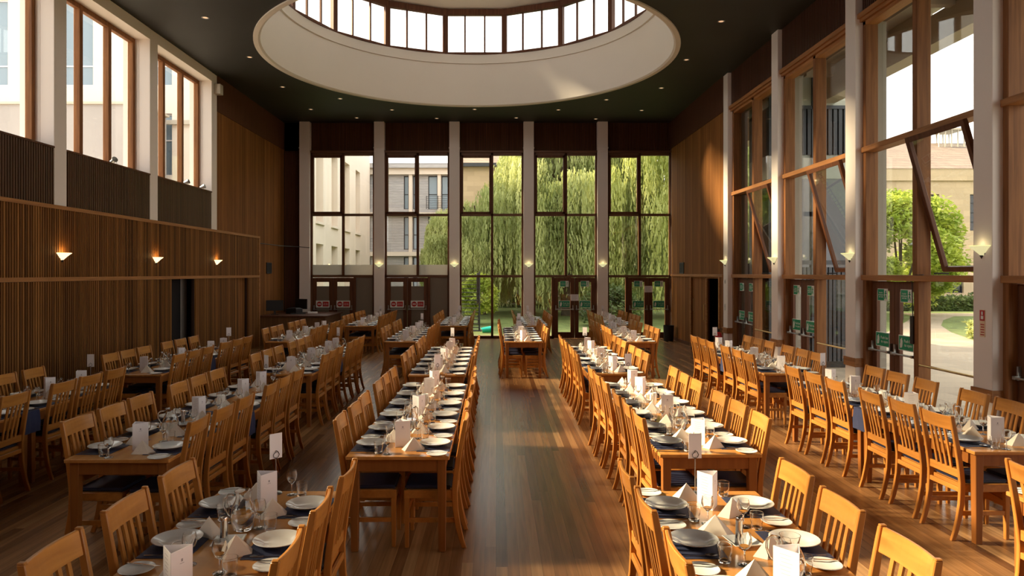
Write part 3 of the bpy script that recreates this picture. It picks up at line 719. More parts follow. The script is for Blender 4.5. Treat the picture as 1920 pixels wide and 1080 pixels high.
q = MB(); a, b2 = .045, .078
q.add([(-a, -a, 0), (a, -a, 0), (a, a, 0), (-a, a, 0), (-b2, -b2, .022), (b2, -b2, .022), (b2, b2, .022), (-b2, b2, .022), (-b2+.004, -b2+.004, .024), (b2-.004, -b2+.004, .024), (b2-.004, b2-.004, .024), (-b2+.004, b2-.004, .024), (-a, -a, .004), (a, -a, .004), (a, a, .004), (-a, a, .004)],
      [(3, 2, 1, 0)]+[(i, (i+1) % 4, 4+(i+1) % 4, 4+i) for i in range(4)]+[(4+i, 4+(i+1) % 4, 8+(i+1) % 4, 8+i) for i in range(4)]+[(8+i, 8+(i+1) % 4, 12+(i+1) % 4, 12+i) for i in range(4)]+[(12, 13, 14, 15)])
P['dish'] = obj('square_dish', q, MT['china'])
used = set()
def put(key, loc, rz, label, cat, group, sc=None):
    o = P[key]
    if key not in used:
        used.add(key); o.location = loc; o.rotation_euler = (0, 0, rz)
        if sc: o.scale = sc
        kids(o)
        for c in kids(o): kids(c)
        return tag(o, label, cat, group)
    r = dup(o, loc, rz, label, group, sc); r['category'] = cat
    if not sc: r.scale = (1, 1, 1)
    return r
ORD = ['first', 'second', 'third', 'fourth', 'fifth', 'sixth']; NUM = ['one', 'two', 'three', 'four', 'five', 'six']
ROWS = ['front row', 'second row', 'third row', 'fourth row', 'rear row']
RUNS = []   # (row, order from the wall, centre x, front y, number of tables)
for j, cx in enumerate((-1.395, 1.285, 3.71)): RUNS.append((0, j, cx, 4.62-1.895, 1))
for j, (cx, y) in enumerate(((-5.15, 5.50), (-2.88, 5.39), (-.76, 5.48), (1.68, 5.55), (4.19, 5.63))): RUNS.append((1, j, cx, y, 2))
for j, (cx, y) in enumerate(((-5.07, 9.92), (-2.97, 9.94), (-.82, 9.87), (1.69, 10.0), (4.17, 10.0))): RUNS.append((2, j, cx, y, 2))
for j, (cx, y) in enumerate(((-4.35, 14.65), (-1.91, 14.69), (.57, 14.65), (2.89, 14.6))): RUNS.append((3, j, cx, y, 2))
for j, (cx, y) in enumerate(((-3.64, 19.0), (-1.17, 19.05), (1.01, 19.05), (3.37, 19.05))): RUNS.append((4, j, cx, y, 2))
J = lambda a: R.uniform(-a, a)
ZT_ = TH + .0005
for (row, j, cx, y0, nt_) in RUNS:
    T = '%s table from panelled wall, %s' % (ORD[j], ROWS[row])
    G = 'of the ' + T
    ln = 1.79*nt_ if row else 1.895
    for k in range(nt_):
        put('table', (cx, y0+ln/2/nt_*(1+2*k), 0), 0, ('beech dining table laid for six, %s' % T) if nt_ == 1 else 'beech table, %s half of the %s' % (('near', 'far')[k], T.replace('table', 'table line')), 'table', 'dining tables, '+ROWS[row], None if row else (1, 1.06, 1))
    hasrun = row in (1, 2) and j in (0, 1, 4)
    if hasrun:
        q = MB(); wv = .14; yc = y0+ln/2-.04; e = TW/2+.006; zz = TH+.0008; dr = .22
        n_ = 10; prof = [(-e-.004, zz-dr), (-e-.006, zz-dr*.5), (-e, zz), (0, zz), (e, zz), (e+.006, zz-dr*.5), (e+.004, zz-dr)]
        th = .0022
        for i in range(len(prof)-1):
            (xa, za), (xb, zb) = prof[i], prof[i+1]
            for m_ in range(n_):
                ya, yb = yc-wv+2*wv*m_/n_, yc-wv+2*wv*(m_+1)/n_
                fa = .008*math.sin(m_*2.1) if za < TH-.1 else 0; fb = .008*math.sin((m_+1)*2.1) if za < TH-.1 else 0
                ga = .008*math.sin(m_*2.1) if zb < TH-.1 else 0; gb = .008*math.sin((m_+1)*2.1) if zb < TH-.1 else 0
                s_ = -1 if xa < -.01 and xb <= 0 else 1
                q.add([(cx+xa+fa*s_, ya, za+th), (cx+xb+ga*s_, ya, zb+th), (cx+xb+gb*s_, yb, zb+th), (cx+xa+fb*s_, yb, za+th)], [(0, 1, 2, 3)])
                q.add([(cx+xa*.997+fa*s_, ya, za), (cx+xb*.997+ga*s_, ya, zb), (cx+xb*.997+gb*s_, yb, zb), (cx+xa*.997+fb*s_, yb, za)], [(3, 2, 1, 0)])
        tag(obj('table_runner', q, MT['runner'], smooth='weld'), 'blue cloth laid across the join, %s' % T, 'table runner', 'blue cloths across the table joins')
    coffs = [.335, .85, 1.36, 2.14, 2.66, 3.18][:3*nt_]
    if row == 0: coffs = [ln-1.56, ln-.96, ln-.37]
    poffs = [.33+.59*i for i in range(3*nt_)] if row else [ln-.33-.59*(2-i) for i in range(3)]
    for s in (-1, 1):
        side = 'wall side' if s < 0 else 'window side'
        for i, c in enumerate(coffs):
            put('chair', (cx+s*(TW/2-.195)+s*abs(J(.02)), y0+c+J(.018), 0), (0 if s < 0 else PI)+J(.035),
                'beech slatted chair, %s seat %s from front, %s' % (side, NUM[i], T), 'chair', 'beech chairs, '+T)
        for i, c in enumerate(poffs):
            y = y0+c+J(.012); W_ = '%s place %s from front, %s' % (side, NUM[i], T)
            zz = ZT_+.0035 if hasrun and abs(y-(y0+ln/2)) < .55 else ZT_
            X = lambda d: cx+s*d
            px = X(.262)+J(.008)
            put('mat', (X(.262), y, zz), J(.02), 'navy placemat, '+W_, 'placemat', 'placemats, '+T)
            put('plate', (px, y+J(.01), zz+.0035), R.uniform(0, 6), 'white soup plate, '+W_, 'plate', 'soup plates, '+T)
            put('side', (X(.305)+J(.008), y-s*.272+J(.006), zz), R.uniform(0, 6), 'white side plate, '+W_.replace(' from front', ''), 'plate', 'side plates, '+T)
            put('napkin', (X(.100)+J(.005), y-s*.142+J(.008), zz) if (row, j, s, i) != (0, 0, -1, 1) else (X(.155), y+.11, zz), -PI/2+.25*s+J(.4), 'folded paper napkin, '+W_, 'napkin', 'napkins, '+T)
            tx, ty = X(.160)+J(.008), y+s*.225+J(.01)
            put('tumbler', (tx, ty, zz), 0, 'clear tumbler, '+W_, 'glass', 'tumblers, '+T)
            put('wine', (X(.088)+J(.008), y+s*.262+J(.012), zz), 0, 'stemmed wine glass, '+W_.replace(' from front', ''), 'glass', 'wine glasses, '+T)
            if row <= 1:
                put('knife', (X(.30), y-s*.272+.03, zz+.0165), (0 if s < 0 else PI)+J(.25), 'steel knife across the side plate, %s place %s, %s' % (side, NUM[i], T.replace('panelled ', '')), 'knife', 'butter knives, '+T)
                put('fork', (X(.262), y-s*.158, zz+.0035), (0 if s < 0 else PI)+J(.05), 'steel fork, '+W_, 'fork', 'forks, '+T)
                put('spoon', (X(.262), y+s*.158, zz+.0035), (0 if s < 0 else PI)+J(.05), 'steel soup spoon, '+W_.replace(' from front', ''), 'spoon', 'soup spoons, '+T)
    # centre of the table
    order = ['menu', 'jug', 'menu', 'candle', 'menu', 'menu'] if row else ['menu2', 'pots', 'menu']
    nm = 0
    for i, c in enumerate(poffs):
        y = y0+c; what = order[i]; zz = ZT_+.0035 if hasrun and abs(y-(y0+ln/2)) < .45 else ZT_
        if what.startswith('menu'):
            put('menu', (cx+J(.012), y+.01, zz), R.choice([0, .25, -.3, .9, -.8])+J(.15), 'white folded menu card, %s from front, %s' % (ORD[nm], T), 'menu card', 'menu cards, '+T); nm += 1
            if what == 'menu2': put('jug', (cx+.062, y+.15, zz) if j else (cx, y0+poffs[1]+.225, zz), PI/2+.4*(1 if cx < 0 else -1), 'glass water jug, %s' % T, 'jug', 'water jugs')
        elif what == 'jug': put('jug', (cx+J(.01), y, zz), R.uniform(0, 6), 'glass water jug, near half of %s' % T, 'jug', 'water jugs')
        elif what == 'candle': put('candle', (cx+J(.01), y-.01, zz), 0, 'white pillar candle, %s' % T, 'candle', 'pillar candles')
        elif what == 'pots': pass
        if what in ('pots', 'jug') :
            yy = y+.01 if what == 'pots' else y+.29; sg = -1 if what == 'pots' else 1
            if what == 'pots' or row <= 2:
                put('dish', (cx, yy, zz), .15, 'square white dish, '+T, 'dish', 'square dishes')
                put('mill', (cx-.02, yy-.01, zz+.005), 0, 'slim steel pot standing in a white dish, '+T, 'pot', 'steel pots')
    # far-end card stand
    if (row, j) not in ((3, 0),):
        put('stand', (cx+J(.02), y0+ln-.055, ZT_), {0: (1.15, .1, .2)}.get(row, (0,)*5)[j]+J(.35) if row == 0 else J(.7), 'blank white card on a wire stand, '+T, 'card stand', 'card stands')
# ------------------------------------------------------------------ wall lamps
def sconce(loc, rz, label, group, warm):
    """Glass bowl lamp; built against a wall whose face looks along local +Y."""
    t = thing('wall_sconce', label, 'wall lamp', loc, rz, group)
    q = MB(); n_ = 14; r0, h_ = .145, .115
    prof = [(.018, -h_), (.05, -h_*.72), (.10, -h_*.30), (r0, 0)]
    q.lathe(prof, n_, (0, 0, 0), 0, PI); q.lathe([(r-.004, z+.003) for r, z in prof][::-1], n_, (0, 0, 0), 0, PI)
    obj('lamp_shade', q, MT['shade' if not warm else 'shadew'], t)
    obj('tip', MB().lathe([(0, -.045), (.016, -.012), (.022, 0), (0, 0)], 10, (0, .012, -h_+.005)), MT['metal'], t)
    obj('backplate', MB().box(-.05, .05, 0, .008, -.10, -.01), MT['steeld'], t)
    ld = bpy.data.lights.new('sconce_bulb', 'POINT'); ld.energy = 0.55 if warm else 0.09; ld.color = (1, .58, .20) if warm else (1, .80, .42); ld.shadow_soft_size = .03
    lo = bpy.data.objects.new('sconce_bulb', ld); COL.objects.link(lo); lo.parent = t; lo.location = (0, .06, .035)
    return t
MT['shadew'] = emit('sconce_glass_warm', (1.0, .78, .42), .85)
ZSC = 2.485
WNUM = ['nearest', 'second', 'third', 'fourth', 'fifth']
for i, y in enumerate(CYR[:5]):
    sconce((XR, y-DC/2, ZSC), PI/2, 'cone glass wall lamp on the %s window-side column from the far wall' % ORD[i], 'window-side column lamps', False)
for i, u in enumerate((-803, -629, -517)):
    d = 6.86*1333/-u
    sconce((XW+.036, d, ZSC), -PI/2, 'glowing cone glass lamp on the slatted wall, %s from the camera end' % ORD[i], 'slatted wall lamps', True)
for i in range(1, 5):
    sconce((CXF[i], YF-.12, 2.47), PI, 'greenish glass wall lamp on the far wall, %s from the desk end' % ORD[i-1], 'far wall lamps', False)
# ------------------------------------------------------------------ recessed downlights
DL = [(385,33),(468,107),(530,163),(638,185),(583,205),(669,221),(735,206),(819,222),(890,205),(968,221),(1047,206),(1137,187),(1117,223),(1203,207),(1240,165),(1287,112),(1352,40)]
dl0 = None
for i, (px, py) in enumerate(DL):
    d = 1333*(H-2.165)/(512-py); x = (px-930)*d/1333
    lab = 'small recessed downlight in dark ceiling, %s' % ['first on desk side', 'second on desk side', 'third on desk side', 'fourth on desk side', 'off the desk corner', 'over the desk-side doors', 'fifth on desk side', 'over the second bay', 'sixth around the opening', 'over the third bay', 'seventh around the opening', 'eighth around the opening', 'over the fourth bay', 'over the fifth bay', 'third along window side', 'second along window side', 'first along window side'][i]
    if dl0 is None:
        dl0 = thing('downlight', lab, 'downlight', (x, d, H), 0, 'recessed downlights')
        obj('trim_ring', MB().lathe([(.075, 0), (.075, -.006), (.05, -.006), (.048, 0), (.045, .06)], 20), MT['steeld'], dl0); obj('bulb', MB().lathe([(0, -.0), (.048, -.002)], 16), MT['bulb'], dl0)
    else: dup(dl0, (x, d, H), 0, lab)
# ------------------------------------------------------------------ small fittings
t = thing('loudspeaker', 'small white box fixed on the last high column, desk side', 'loudspeaker', (XL, CYL[0]-.1, 6.78)); obj('case', MB().box(.0, .16, -.10, .10, -.13, .12), MT['softw'], t, bevel=.01); obj('bracket', MB().box(-.0, .04, .1, .16, -.04, .04), MT['metal'], t)
for i, (px, py) in enumerate(((215, 300), (290, 336), (352, 343), (382, 355))):
    u = px-930; d = 1333*(XL-.10)/u
    t = thing('spotlight', 'silver floodlight lying on the high sill, %s from the camera end' % ORD[i], 'floodlight', (XL-.12, d, ZS+.001), R.uniform(-.6, .6), 'floodlights on the high sill'); t.scale = (.7, .7, .7)
    obj('lamp_head', MB().lathe([(0, -.09), (.05, -.09), (.055, -.03), (.075, .06), (.08, .075), (0, .07)], 16).xf(Matrix.Translation((0, 0, .12)) @ Matrix.Rotation(1.2, 4, 'Y')), MT['steeld'], t)
    obj('bracket', MB().tube([(-.02, .09, .11), (0, .09, .0), (0, 0, .006), (0, -.09, .0), (-.02, -.09, .11)], .008, 6), MT['steeld'], t); obj('foot', MB().box(-.06, .12, -.05, .05, 0, .02), MT['softw'], t)
t = thing('fire_alarm_sign', 'small red and pale fire action notice on the white column by the doors', 'sign', (XR, CYR[3]-.17, 1.57))
obj('backing', MB().box(-.006, 0, -.045, .045, -.16, .16), plain('notice_cream', (.80, .62, .42), .6), t)
obj('red_field', MB().box(-.008, -.004, -.042, .042, .03, .155), MT['red'], t); obj('symbol', MB().box(-.010, -.007, -.02, .02, .05, .09).box(-.010, -.007, -.012, .012, .10, .14), MT['signw'], t)
q = MB()
for k in range(5): q.box(-.008, -.005, -.034, .03-.006*(k % 2), -.14+k*.03, -.128+k*.03)
obj('print', q, MT['red'], t)
for i, z in ((0, 1.95), (0, 1.33)):
    t = thing('wall_switch', 'small %s plate on the last window-side column' % ('grey double switch' if z > 1.5 else 'slim grey key'), 'switch', (XR, CYR[0]-.14, z)); obj('plate', MB().box(-.008, 0, -.04, .04, -.05 if z > 1.5 else -.10, .05 if z > 1.5 else .06), MT['softw'], t); obj('rocker', MB().box(-.013, -.007, -.012, .012, -.02, .02), MT['steeld'], t)
q = MB(); n_ = 7
for i in range(n_):
    for s_ in (-1, 1):
        y_, y2 = 11.84+.035*i, 11.84+.035*(i+1); f1, f2 = .010*math.sin(i*1.9), .010*math.sin((i+1)*1.9); z1, z2 = .70+.03*math.sin(i*1.3), .70+.03*math.sin((i+1)*1.3)
        q.quad((XG-.10, y_, .902), (XG-.10, y2, .902), (XG-.10+s_*.024, y2, .87), (XG-.10+s_*.024, y_, .87)); q.quad((XG-.10+s_*.024, y_, .87), (XG-.10+s_*.024, y2, .87), (XG-.10+s_*(.026+f2), y2, z2), (XG-.10+s_*(.026+f1), y_, z1))
o = obj('cleaning_cloth', q, plain('pale_blue_cloth', (.62, .66, .72), .9), smooth='weld'); so = o.modifiers.new('thickness', 'SOLIDIFY'); so.thickness = .003
tag(o, 'pale cloth draped over the brass rail beside the white column', 'cloth')
# fire extinguisher beside the far column
t = thing('fire_extinguisher', 'red fire extinguisher standing by the last window-side column', 'fire extinguisher', (XR-.22, CYR[0]-.32, 0))
obj('cylinder', MB().lathe([(0, 0), (.085, 0), (.09, .02), (.09, .58), (.075, .66), (.03, .70), (0, .70)], 24), plain('extinguisher_red', (.55, .015, .02), .3), t, smooth='weld')
obj('valve', MB().lathe([(.025, .69), (.025, .75), (0, .76)], 12).box(-.02, .10, -.012, .012, .76, .78).box(-.02, .09, -.01, .01, .72, .735), MT['black'], t)
obj('hose', MB().tube([(.02, 0, .72), (-.08, 0, .70), (-.13, 0, .55), (-.115, 0, .30)], .012, 8), MT['black'], t); obj('label_band', MB().lathe([(.0905, .30), (.0905, .45)], 24), MT['signw'], t)
o = obj('waste_bin', MB().lathe([(0, 0), (.15, 0), (.17, .5), (.165, .5), (.145, .02), (0, .02)], 20), MT['black'], loc=(XR-.25, 22.7, 0)); tag(o, 'black waste bin against the boarded wall near the far doors', 'bin')
# desk with computers in the far corner
t = thing('service_desk', 'dark wood service desk in the far corner under the vent', 'desk', (0, 0, 0))
obj('front_panel', MB().box(-5.10, -5.06, 21.1, 23.2, 0, .86), MT['boardx'], t); obj('side_panel', MB().box(XL+.02, -5.06, 21.05, 21.10, 0, .86), MT['boardx'], t); obj('desk_top', MB().box(XL+.02, -5.0, 21.0, 23.25, .86, .90), MT['framed'], t, bevel=.004)
def monitor(x, y, rz, lab):
    t = thing('computer_monitor', lab, 'monitor', (x, y, .901), rz)
    obj('screen', MB().box(-.25, .25, -.02, .02, .12, .44), MT['black'], t, bevel=.006); obj('stand', MB().box(-.03, .03, -.01, .03, .01, .2).box(-.11, .11, -.07, .09, 0, .012), MT['black'], t)
monitor(-6.72, 21.6, .3, 'black flat monitor standing on the desk nearest the slatted wall'); monitor(-6.22, 22.7, -.5, 'black tilted monitor on the desk beside the white column')
t = thing('keyboard', 'dark keyboard lying on the service desk', 'keyboard', (-6.1, 21.9, .901), .4); obj('case', MB().box(-.22, .22, -.08, .08, 0, .02), MT['black'], t); obj('keys', MB().box(-.20, .20, -.065, .065, .02, .026), MT['metal'], t)
o = obj('paper_stack', MB().box(-.15, .15, -.11, .11, 0, .05), MT['card'], loc=(-5.75, 22.3, .901), rz=.3); tag(o, 'pale stack of papers on the service desk', 'papers')
o = obj('printer', MB().box(-.2, .2, -.16, .16, 0, .16).box(-.16, .16, -.12, .12, .16, .18), MT['metal'], loc=(-6.3, 22.2, .901), rz=-.4, bevel=.01); tag(o, 'dark desktop printer between the two monitors', 'printer')
t = thing('barrier_cord', 'thin cord stretched across the corner to the first white column', 'cord'); obj('cord', MB().tube([(XL+.02, YE+.2, 3.05), (-6.75, 22.4, 3.02), (-6.47, YF-.13, 3.03), (-6.13, YF-.13, 3.0)], .012, 6), MT['metal'], t)
# ================================================================== outside
struct('ground', MB().box(-60, 70, -20, 120, -.35, -.13), MT['grass'])
struct('added_bounce_ground', MB().box(-60, -7.65, -20, 33, -.13, -.10), plain('pale_bounce_ground', (.52, .47, .42), .9, var=.08, vscale=.4))  # unseen pale slab, added to bounce brighter, less green light onto the left reveals
# paved court and curving path on the window side
mb = MB().box(6.35, 13.5, -6, 23.8, -.13, -.03)
struct('paving', mb, MT['paving'])
mb = MB(); cp = [(12.4, 16.2, 18), (12.4, 16.2, 22.0), (13.4, 16.4, 24.5), (15.1, 17.6, 27.5), (17.6, 19.4, 31), (20.0, 21.7, 34.5), (22.0, 24.2, 37.6), (22.6, 34.0, 39.2), (23.0, 36.0, 40.6)]
for a, b2 in zip(cp, cp[1:]): mb.quad((a[0], a[2], -.125), (a[1], a[2], -.125), (b2[1], b2[2], -.125), (b2[0], b2[2], -.125))
mb.box(13.5, 16.2, -4, 18.0, -.13, -.125)
struct('path', mb, MT['paving'])
mb = MB().box(-9, 6.35, 23.9, 25.3, -.13, -.05); struct('terrace', mb, MT['paving'])
# eaves outside the window side
mb = MB().box(6.1, 7.85, -3, 24, 6.82, 7.0)
for k in range(12): mb.box(7.60, 7.74, -1+2.1*k, -.82+2.1*k, 6.35, 6.85)
for k in range(12): mb.box(6.9, 7.74, -1+2.1*k, -.85+2.1*k, 6.55, 6.85)
mb.box(7.50, 7.85, -3, 24, 6.10, 6.60)
for k in range(12): mb.box(7.55, 7.80, -2.0+2.1*k, -1.0+2.1*k, 6.6, 6.85)
struct('roof_eaves', mb, MT['conc'])
for k, y in enumerate((10.9, 14.0)):
    t = thing('eaves_light', 'small lamp in the eaves soffit outside %s window bay' % ('the open' if k == 0 else 'the third'), 'lamp', (7.25, y, 6.82)); obj('lamp_glass', MB().lathe([(0, -.03), (.06, -.03), (.07, 0)], 14), MT['bulb'], t); obj('ring', MB().lathe([(.07, 0), (.09, -.008), (.09, 0)], 14), MT['steeld'], t)
# windows helper for facades
def facade_window(b, x0, x1, y, z0, z1, mat='bluegl', facing='-y', deep=.25, bars=(), frame='card'):
    q = MB(); d = MB(); t_ = .06
    if facing == '-y':
        q.box(x0, x1, y+deep, y+deep+.03, z0, z1)
        box = lambda a, b2, c, e: d.box(a, b2, y+deep-.05, y+deep, c, e)
    else:
        q.box(y-deep-.03, y-deep, x0, x1, z0, z1)
        box = lambda a, b2, c, e: d.box(y-deep, y-deep+.05, a, b2, c, e)
    box(x0, x0+t_, z0, z1); box(x1-t_, x1, z0, z1); box(x0, x1, z0, z0+t_); box(x0, x1, z1-t_, z1)
    for z in bars: box(x0, x1, z-t_/2, z+t_/2)
    if frame == 'lead':
        n_ = max(2, int((x1-x0)/.45)); 
        for k in range(1, n_): box(x0+(x1-x0)*k/n_-.02, x0+(x1-x0)*k/n_+.02, z0, z1)
    f = obj('window', d, MT['card' if frame == 'card' else 'metal'], b); obj('pane', q, MT[mat], f)
def wall_with_holes(mb, a0, a1, z0, z1, y, th, holes, facing='-y'):
    """wall slab with rectangular openings HOLES = (a, b, z, w), not overlapping in a."""
    hs = {}
    for h in holes: hs.setdefault((h[0], h[1]), []).append((h[2], h[3]))
    def B(a, b2, c, d):
        if b2-a > .01 and d-c > .01:
            if facing == '-y': mb.box(a, b2, y, y+th, c, d)
            else: mb.box(y-th, y, a, b2, c, d)
    cur = a0
    for (a, b2), zs in sorted(hs.items()):
        B(cur, a, z0, z1); zc = z0
        for (c, d) in sorted(zs): B(a, b2, zc, c); zc = d
        B(a, b2, zc, z1); cur = b2
    B(cur, a1, z0, z1)
# 1 pale building beyond the desk side: wing whose tall recesses face the court
b = thing('pale_building', 'long pale stone building with tall narrow recesses outside the desk-side bays', 'building')
mb = MB(); hl = []; y = 37.6
while y < 57: hl += [(y, y+1.75, 5.2, 9.9), (y, y+1.75, .9, 3.9)]; y += 3.9
wall_with_holes(mb, 36.3, 59.2, -.3, 12.6, -10.5, .8, hl, '+x'); mb.box(-22, -11.3, 36.3, 59.2, -.3, 12.0)
obj('wall', mb, MT['cream'], b)
mb = MB()
for (a, b2, c, d) in hl: mb.box(-11.0, -10.95, a, b2, c, d)
obj('recess_panels', mb, MT['recess'], b)
mb = MB()
for (a, b2, c, d) in hl: mb.box(-10.56, -10.38, a-.1, b2+.1, c-.14, c)
obj('sills', mb, MT['cream'], b); obj('parapet', MB().box(-10.6, -10.3, 36.3, 59.2, 12.3, 12.75).box(-14, -13.6, 36.3, 59.2, 12, 14.2), MT['cream'], b)
# taller block seen through the high windows
b = thing('tall_building', 'tall cream building with stacked windows seen through the high side windows', 'building')
mb = MB(); hl = []
for (xa, xb) in ((-46, -44.4), (-41.6, -40), (-37.5, -36), (-33, -31.4), (-29, -27.4), (-24.9, -23.2), (-20.8, -19.15), (-17.0, -15.4), (-13.6, -12.4)): hl += [(xa, xb, 11.1, 15.2), (xa, xb, 6.8, 9.75), (xa, xb, 16.6, 19.6)]
wall_with_holes(mb, -50, -11.4, -.3, 21, 33.8, .5, hl); mb.box(-50, -11.4, 34.3, 36, -.3, 21)
obj('wall', mb, MT['cream'], b); mb = MB(); mb.box(-50, -11.3, 33.6, 33.8, 9.2, 9.4); obj('string_course', mb, MT['conc'], b)
for (a, b2, c, d) in hl: facade_window(b, a, b2, 33.8, c, d, 'bluegl', bars=(c+(.95 if c > 10 else 1.7),))
b = thing('low_grey_block', 'low grey rendered block in front of the tall cream building', 'building')
obj('wall', MB().box(-24, -15.3, 30.5, 33, -.3, 9.4), plain('grey_render', (.36, .33, .315), .9, var=.05, vscale=.5), b); obj('coping', MB().box(-24.1, -15.2, 30.4, 33.1, 9.4, 9.5), MT['conc'], b)
t = thing('bare_tree', 'grey wispy tree in front of the tall building, beyond the high windows', 'tree', (-25.8, 30, -.2))
q = MB(); q.tube([(0, 0, 0), (.1, 0, 4), (0, .1, 8)], .2, 8, rs=[.22, .16, .08])
for k in range(60):
    a = R.uniform(0, 2*PI); z = R.uniform(4.5, 8.5); L = R.uniform(.8, 2.2)
    q.tube([(0, 0, z-.5), (L*.5*math.cos(a), L*.5*math.sin(a), z+.3), (L*math.cos(a), L*math.sin(a), z+R.uniform(.2, 1.4))], .03, 4, rs=[.04, .025, .01])
obj('trunk', q, MT['bark'], t)
# 2 timber clad building
b = thing('timber_building', 'grey weatherboarded block with pale floor bands and balconies behind the willow', 'building')
mb = MB(); hl = []
for (z0, z1) in ((7.55, 10.35), (4.15, 6.9), (.4, 3.5)):
    for x, w_ in ((-13.2, .6), (-11.2, .6), (-7.78, .40), (-7.0, .36), (-5.72, .78), (-4.6, .7), (-2.9, .8), (-1.2, 1.2)): hl.append((x, x+w_, z0, z1))
wall_with_holes(mb, -16, 6, -.3, 10.9, 60, .3, hl)
obj('wall', mb, MT['timber'], b)
mb = MB()
for (z0, z1) in ((10.45, 10.95), (6.95, 7.25), (3.6, 3.95)): mb.box(-16, 6, 59.6, 60.05, z0, z1)
for x in (-14.5, -9.6, -7.33, -4.92, -1.85): mb.box(x, x+.28, 59.75, 60.02, -.3, 10.6)
obj('floor_bands', mb, MT['cream'], b); obj('roof_edge', MB().box(-16.3, 6.3, 59.3, 60.6, 10.95, 11.35), MT['timber'], b); obj('body', MB().box(-16, 6, 60.7, 70, -.3, 10.9), MT['timber'], b)
for (a, b2, c, d) in hl: facade_window(b, a, b2, 60, c, d, 'bluegl', bars=(c+(d-c)*.45,), frame='lead2')
for (z0) in (7.5, 4.1):
    q = MB()
    for k in range(6): q.tube([(-5.8, 59.3, z0+.15+.18*k), (-1.0, 59.3, z0+.15+.18*k)], .018, 4)
    for k in range(6): q.tube([(-5.8+.96*k, 59.3, z0), (-5.8+.96*k, 59.3, z0+1.1)], .025, 4)
    obj('balcony_rail', q, MT['metal'], b)
# 3 stone house with slate roof behind the willow
b = thing('stone_house', 'honey stone house with a grey roof above the willow, middle bay', 'building')
obj('wall', MB().box(-2.55, 9, 50, 58, -.3, 9.75), MT['ashlar'], b)
obj('roof', MB().add([(-2.9, 49.6, 9.75), (9.4, 49.6, 9.75), (9.4, 58.4, 9.75), (-2.9, 58.4, 9.75), (-1.2, 54, 12.2), (9.4, 54, 12.2)], [(0, 1, 5, 4), (3, 4, 5, 2), (0, 4, 3), (1, 2, 5), (0, 3, 2, 1)]), MT['tiles'], b); obj('gutter', MB().box(-2.95, 9.4, 49.5, 49.75, 9.6, 9.85), MT['metal'], b)
facade_window(b, .5, 1.6, 50, 3, 5, 'bluegl', frame='lead', deep=-.05)
# 4 stone building with long tiled roof across the court
b = thing('stone_hall', 'long honey stone building with tiled roof across the courtyard', 'building')
mb = MB(); hl = []
for x in (14.2, 20.4, 26.7, 30.0, 36.0): hl.append((x, x+1.35, 4.85, 7.15))
lo_ = [(19.9, 21.6), (24.6, 26.2), (27.5, 29.6), (31, 33), (36, 38)]
wall_with_holes(mb, 13.5, 48, 2.4, 8.0, 45, .5, hl); wall_with_holes(mb, 13.5, 48, -.3, 2.4, 45, .5, [(a, b2, .9, 2.0) for a, b2 in lo_]); mb.box(13.5, 48, 45.6, 54, -.3, 8.0)
obj('wall', mb, MT['ashlar'], b)
mb = MB().box(13.4, 48, 44.85, 45.0, 8.0, 8.75); obj('parapet', mb, MT['ashlar'], b)
obj('plinth', MB().box(13.4, 48, 44.8, 45.0, -.3, .75), MT['conc'], b)
obj('roof', MB().add([(13.2, 44.8, 8.75), (48, 44.8, 8.75), (48, 50, 11.3), (13.2, 50, 11.3), (13.2, 54, 8.75), (48, 54, 8.75)], [(0, 1, 2, 3), (3, 2, 5, 4), (0, 3, 4), (1, 5, 2), (0, 4, 5, 1)]), MT['tiles'], b)
for (a, b2, c, d) in hl: facade_window(b, a, b2, 45, c, d, 'darkgl', bars=(5.4, 6.0, 6.6), frame='lead', deep=.2)
for a, b2 in lo_: facade_window(b, a, b2, 45, .9, 2.0, 'darkgl', bars=(1.45,), frame='lead', deep=.2)
b = thing('glass_lantern', 'glazed rooftop lantern above the tiled roof across the courtyard', 'rooftop lantern', (31.5, 50, 10.75)); b.scale = (.55, .8, .85)
q = MB()
for x in (-1.6, -.8, 0, .8, 1.6): q.box(x-.05, x+.05, -1.1, -1.0, 0, 1.6); q.box(x-.05, x+.05, 1.0, 1.1, 0, 1.6)
q.box(-1.7, 1.7, -1.15, 1.15, 1.55, 1.7); obj('frame', q, MT['conc'], b); obj('pane', MB().box(-1.58, 1.58, -1.05, -1.03, 0, 1.55), MT['pane'], b)
# 5 dark glazed wing joined to the hall past the windows
b = thing('dark_glazed_wing', 'dark glazed wing with pale upper panels outside the farther window bays', 'building')
X0_, X1_, Y0_, Y1_ = 6.32, 8.5, 16.5, 17.75
obj('glazed_wall', MB().box(X0_, X1_, Y0_, Y1_, -.02, 4.35), MT['darkgl'], b)
obj('pale_band', MB().box(X0_, X1_, Y0_-.02, Y1_, 4.35, 4.9), plain('grey_green_panel', (.30, .31, .27), .6), b)
obj('dark_band', MB().box(X0_, X1_, Y0_, Y1_, 4.9, 6.0), MT['metal'], b)
mb = MB(); battens(mb, 'x', X0_, X1_, 4.9, 5.98, Y0_, .05, -1, pitch=.12, wdt=.08); battens(mb, 'x', X0_, X1_, .12, 2.3, Y0_, .03, -1, pitch=.10, wdt=.07); obj('battens', mb, MT['metal'], b)
obj('upper_panels', MB().box(X0_, X1_, Y0_-.03, Y1_, 6.02, 6.80), plain('putty_panel', (.42, .42, .35), .7), b)
q = MB()
for x in (6.36, 7.35, 8.45): q.box(x-.05, x+.05, Y0_-.07, Y0_-.03, -.02, 6.8)
q.box(X0_, X1_, Y0_-.07, Y0_, 5.96, 6.04); q.box(X0_, X1_, Y0_-.06, Y0_, 2.36, 2.46); obj('mullions', q, MT['metal'], b)
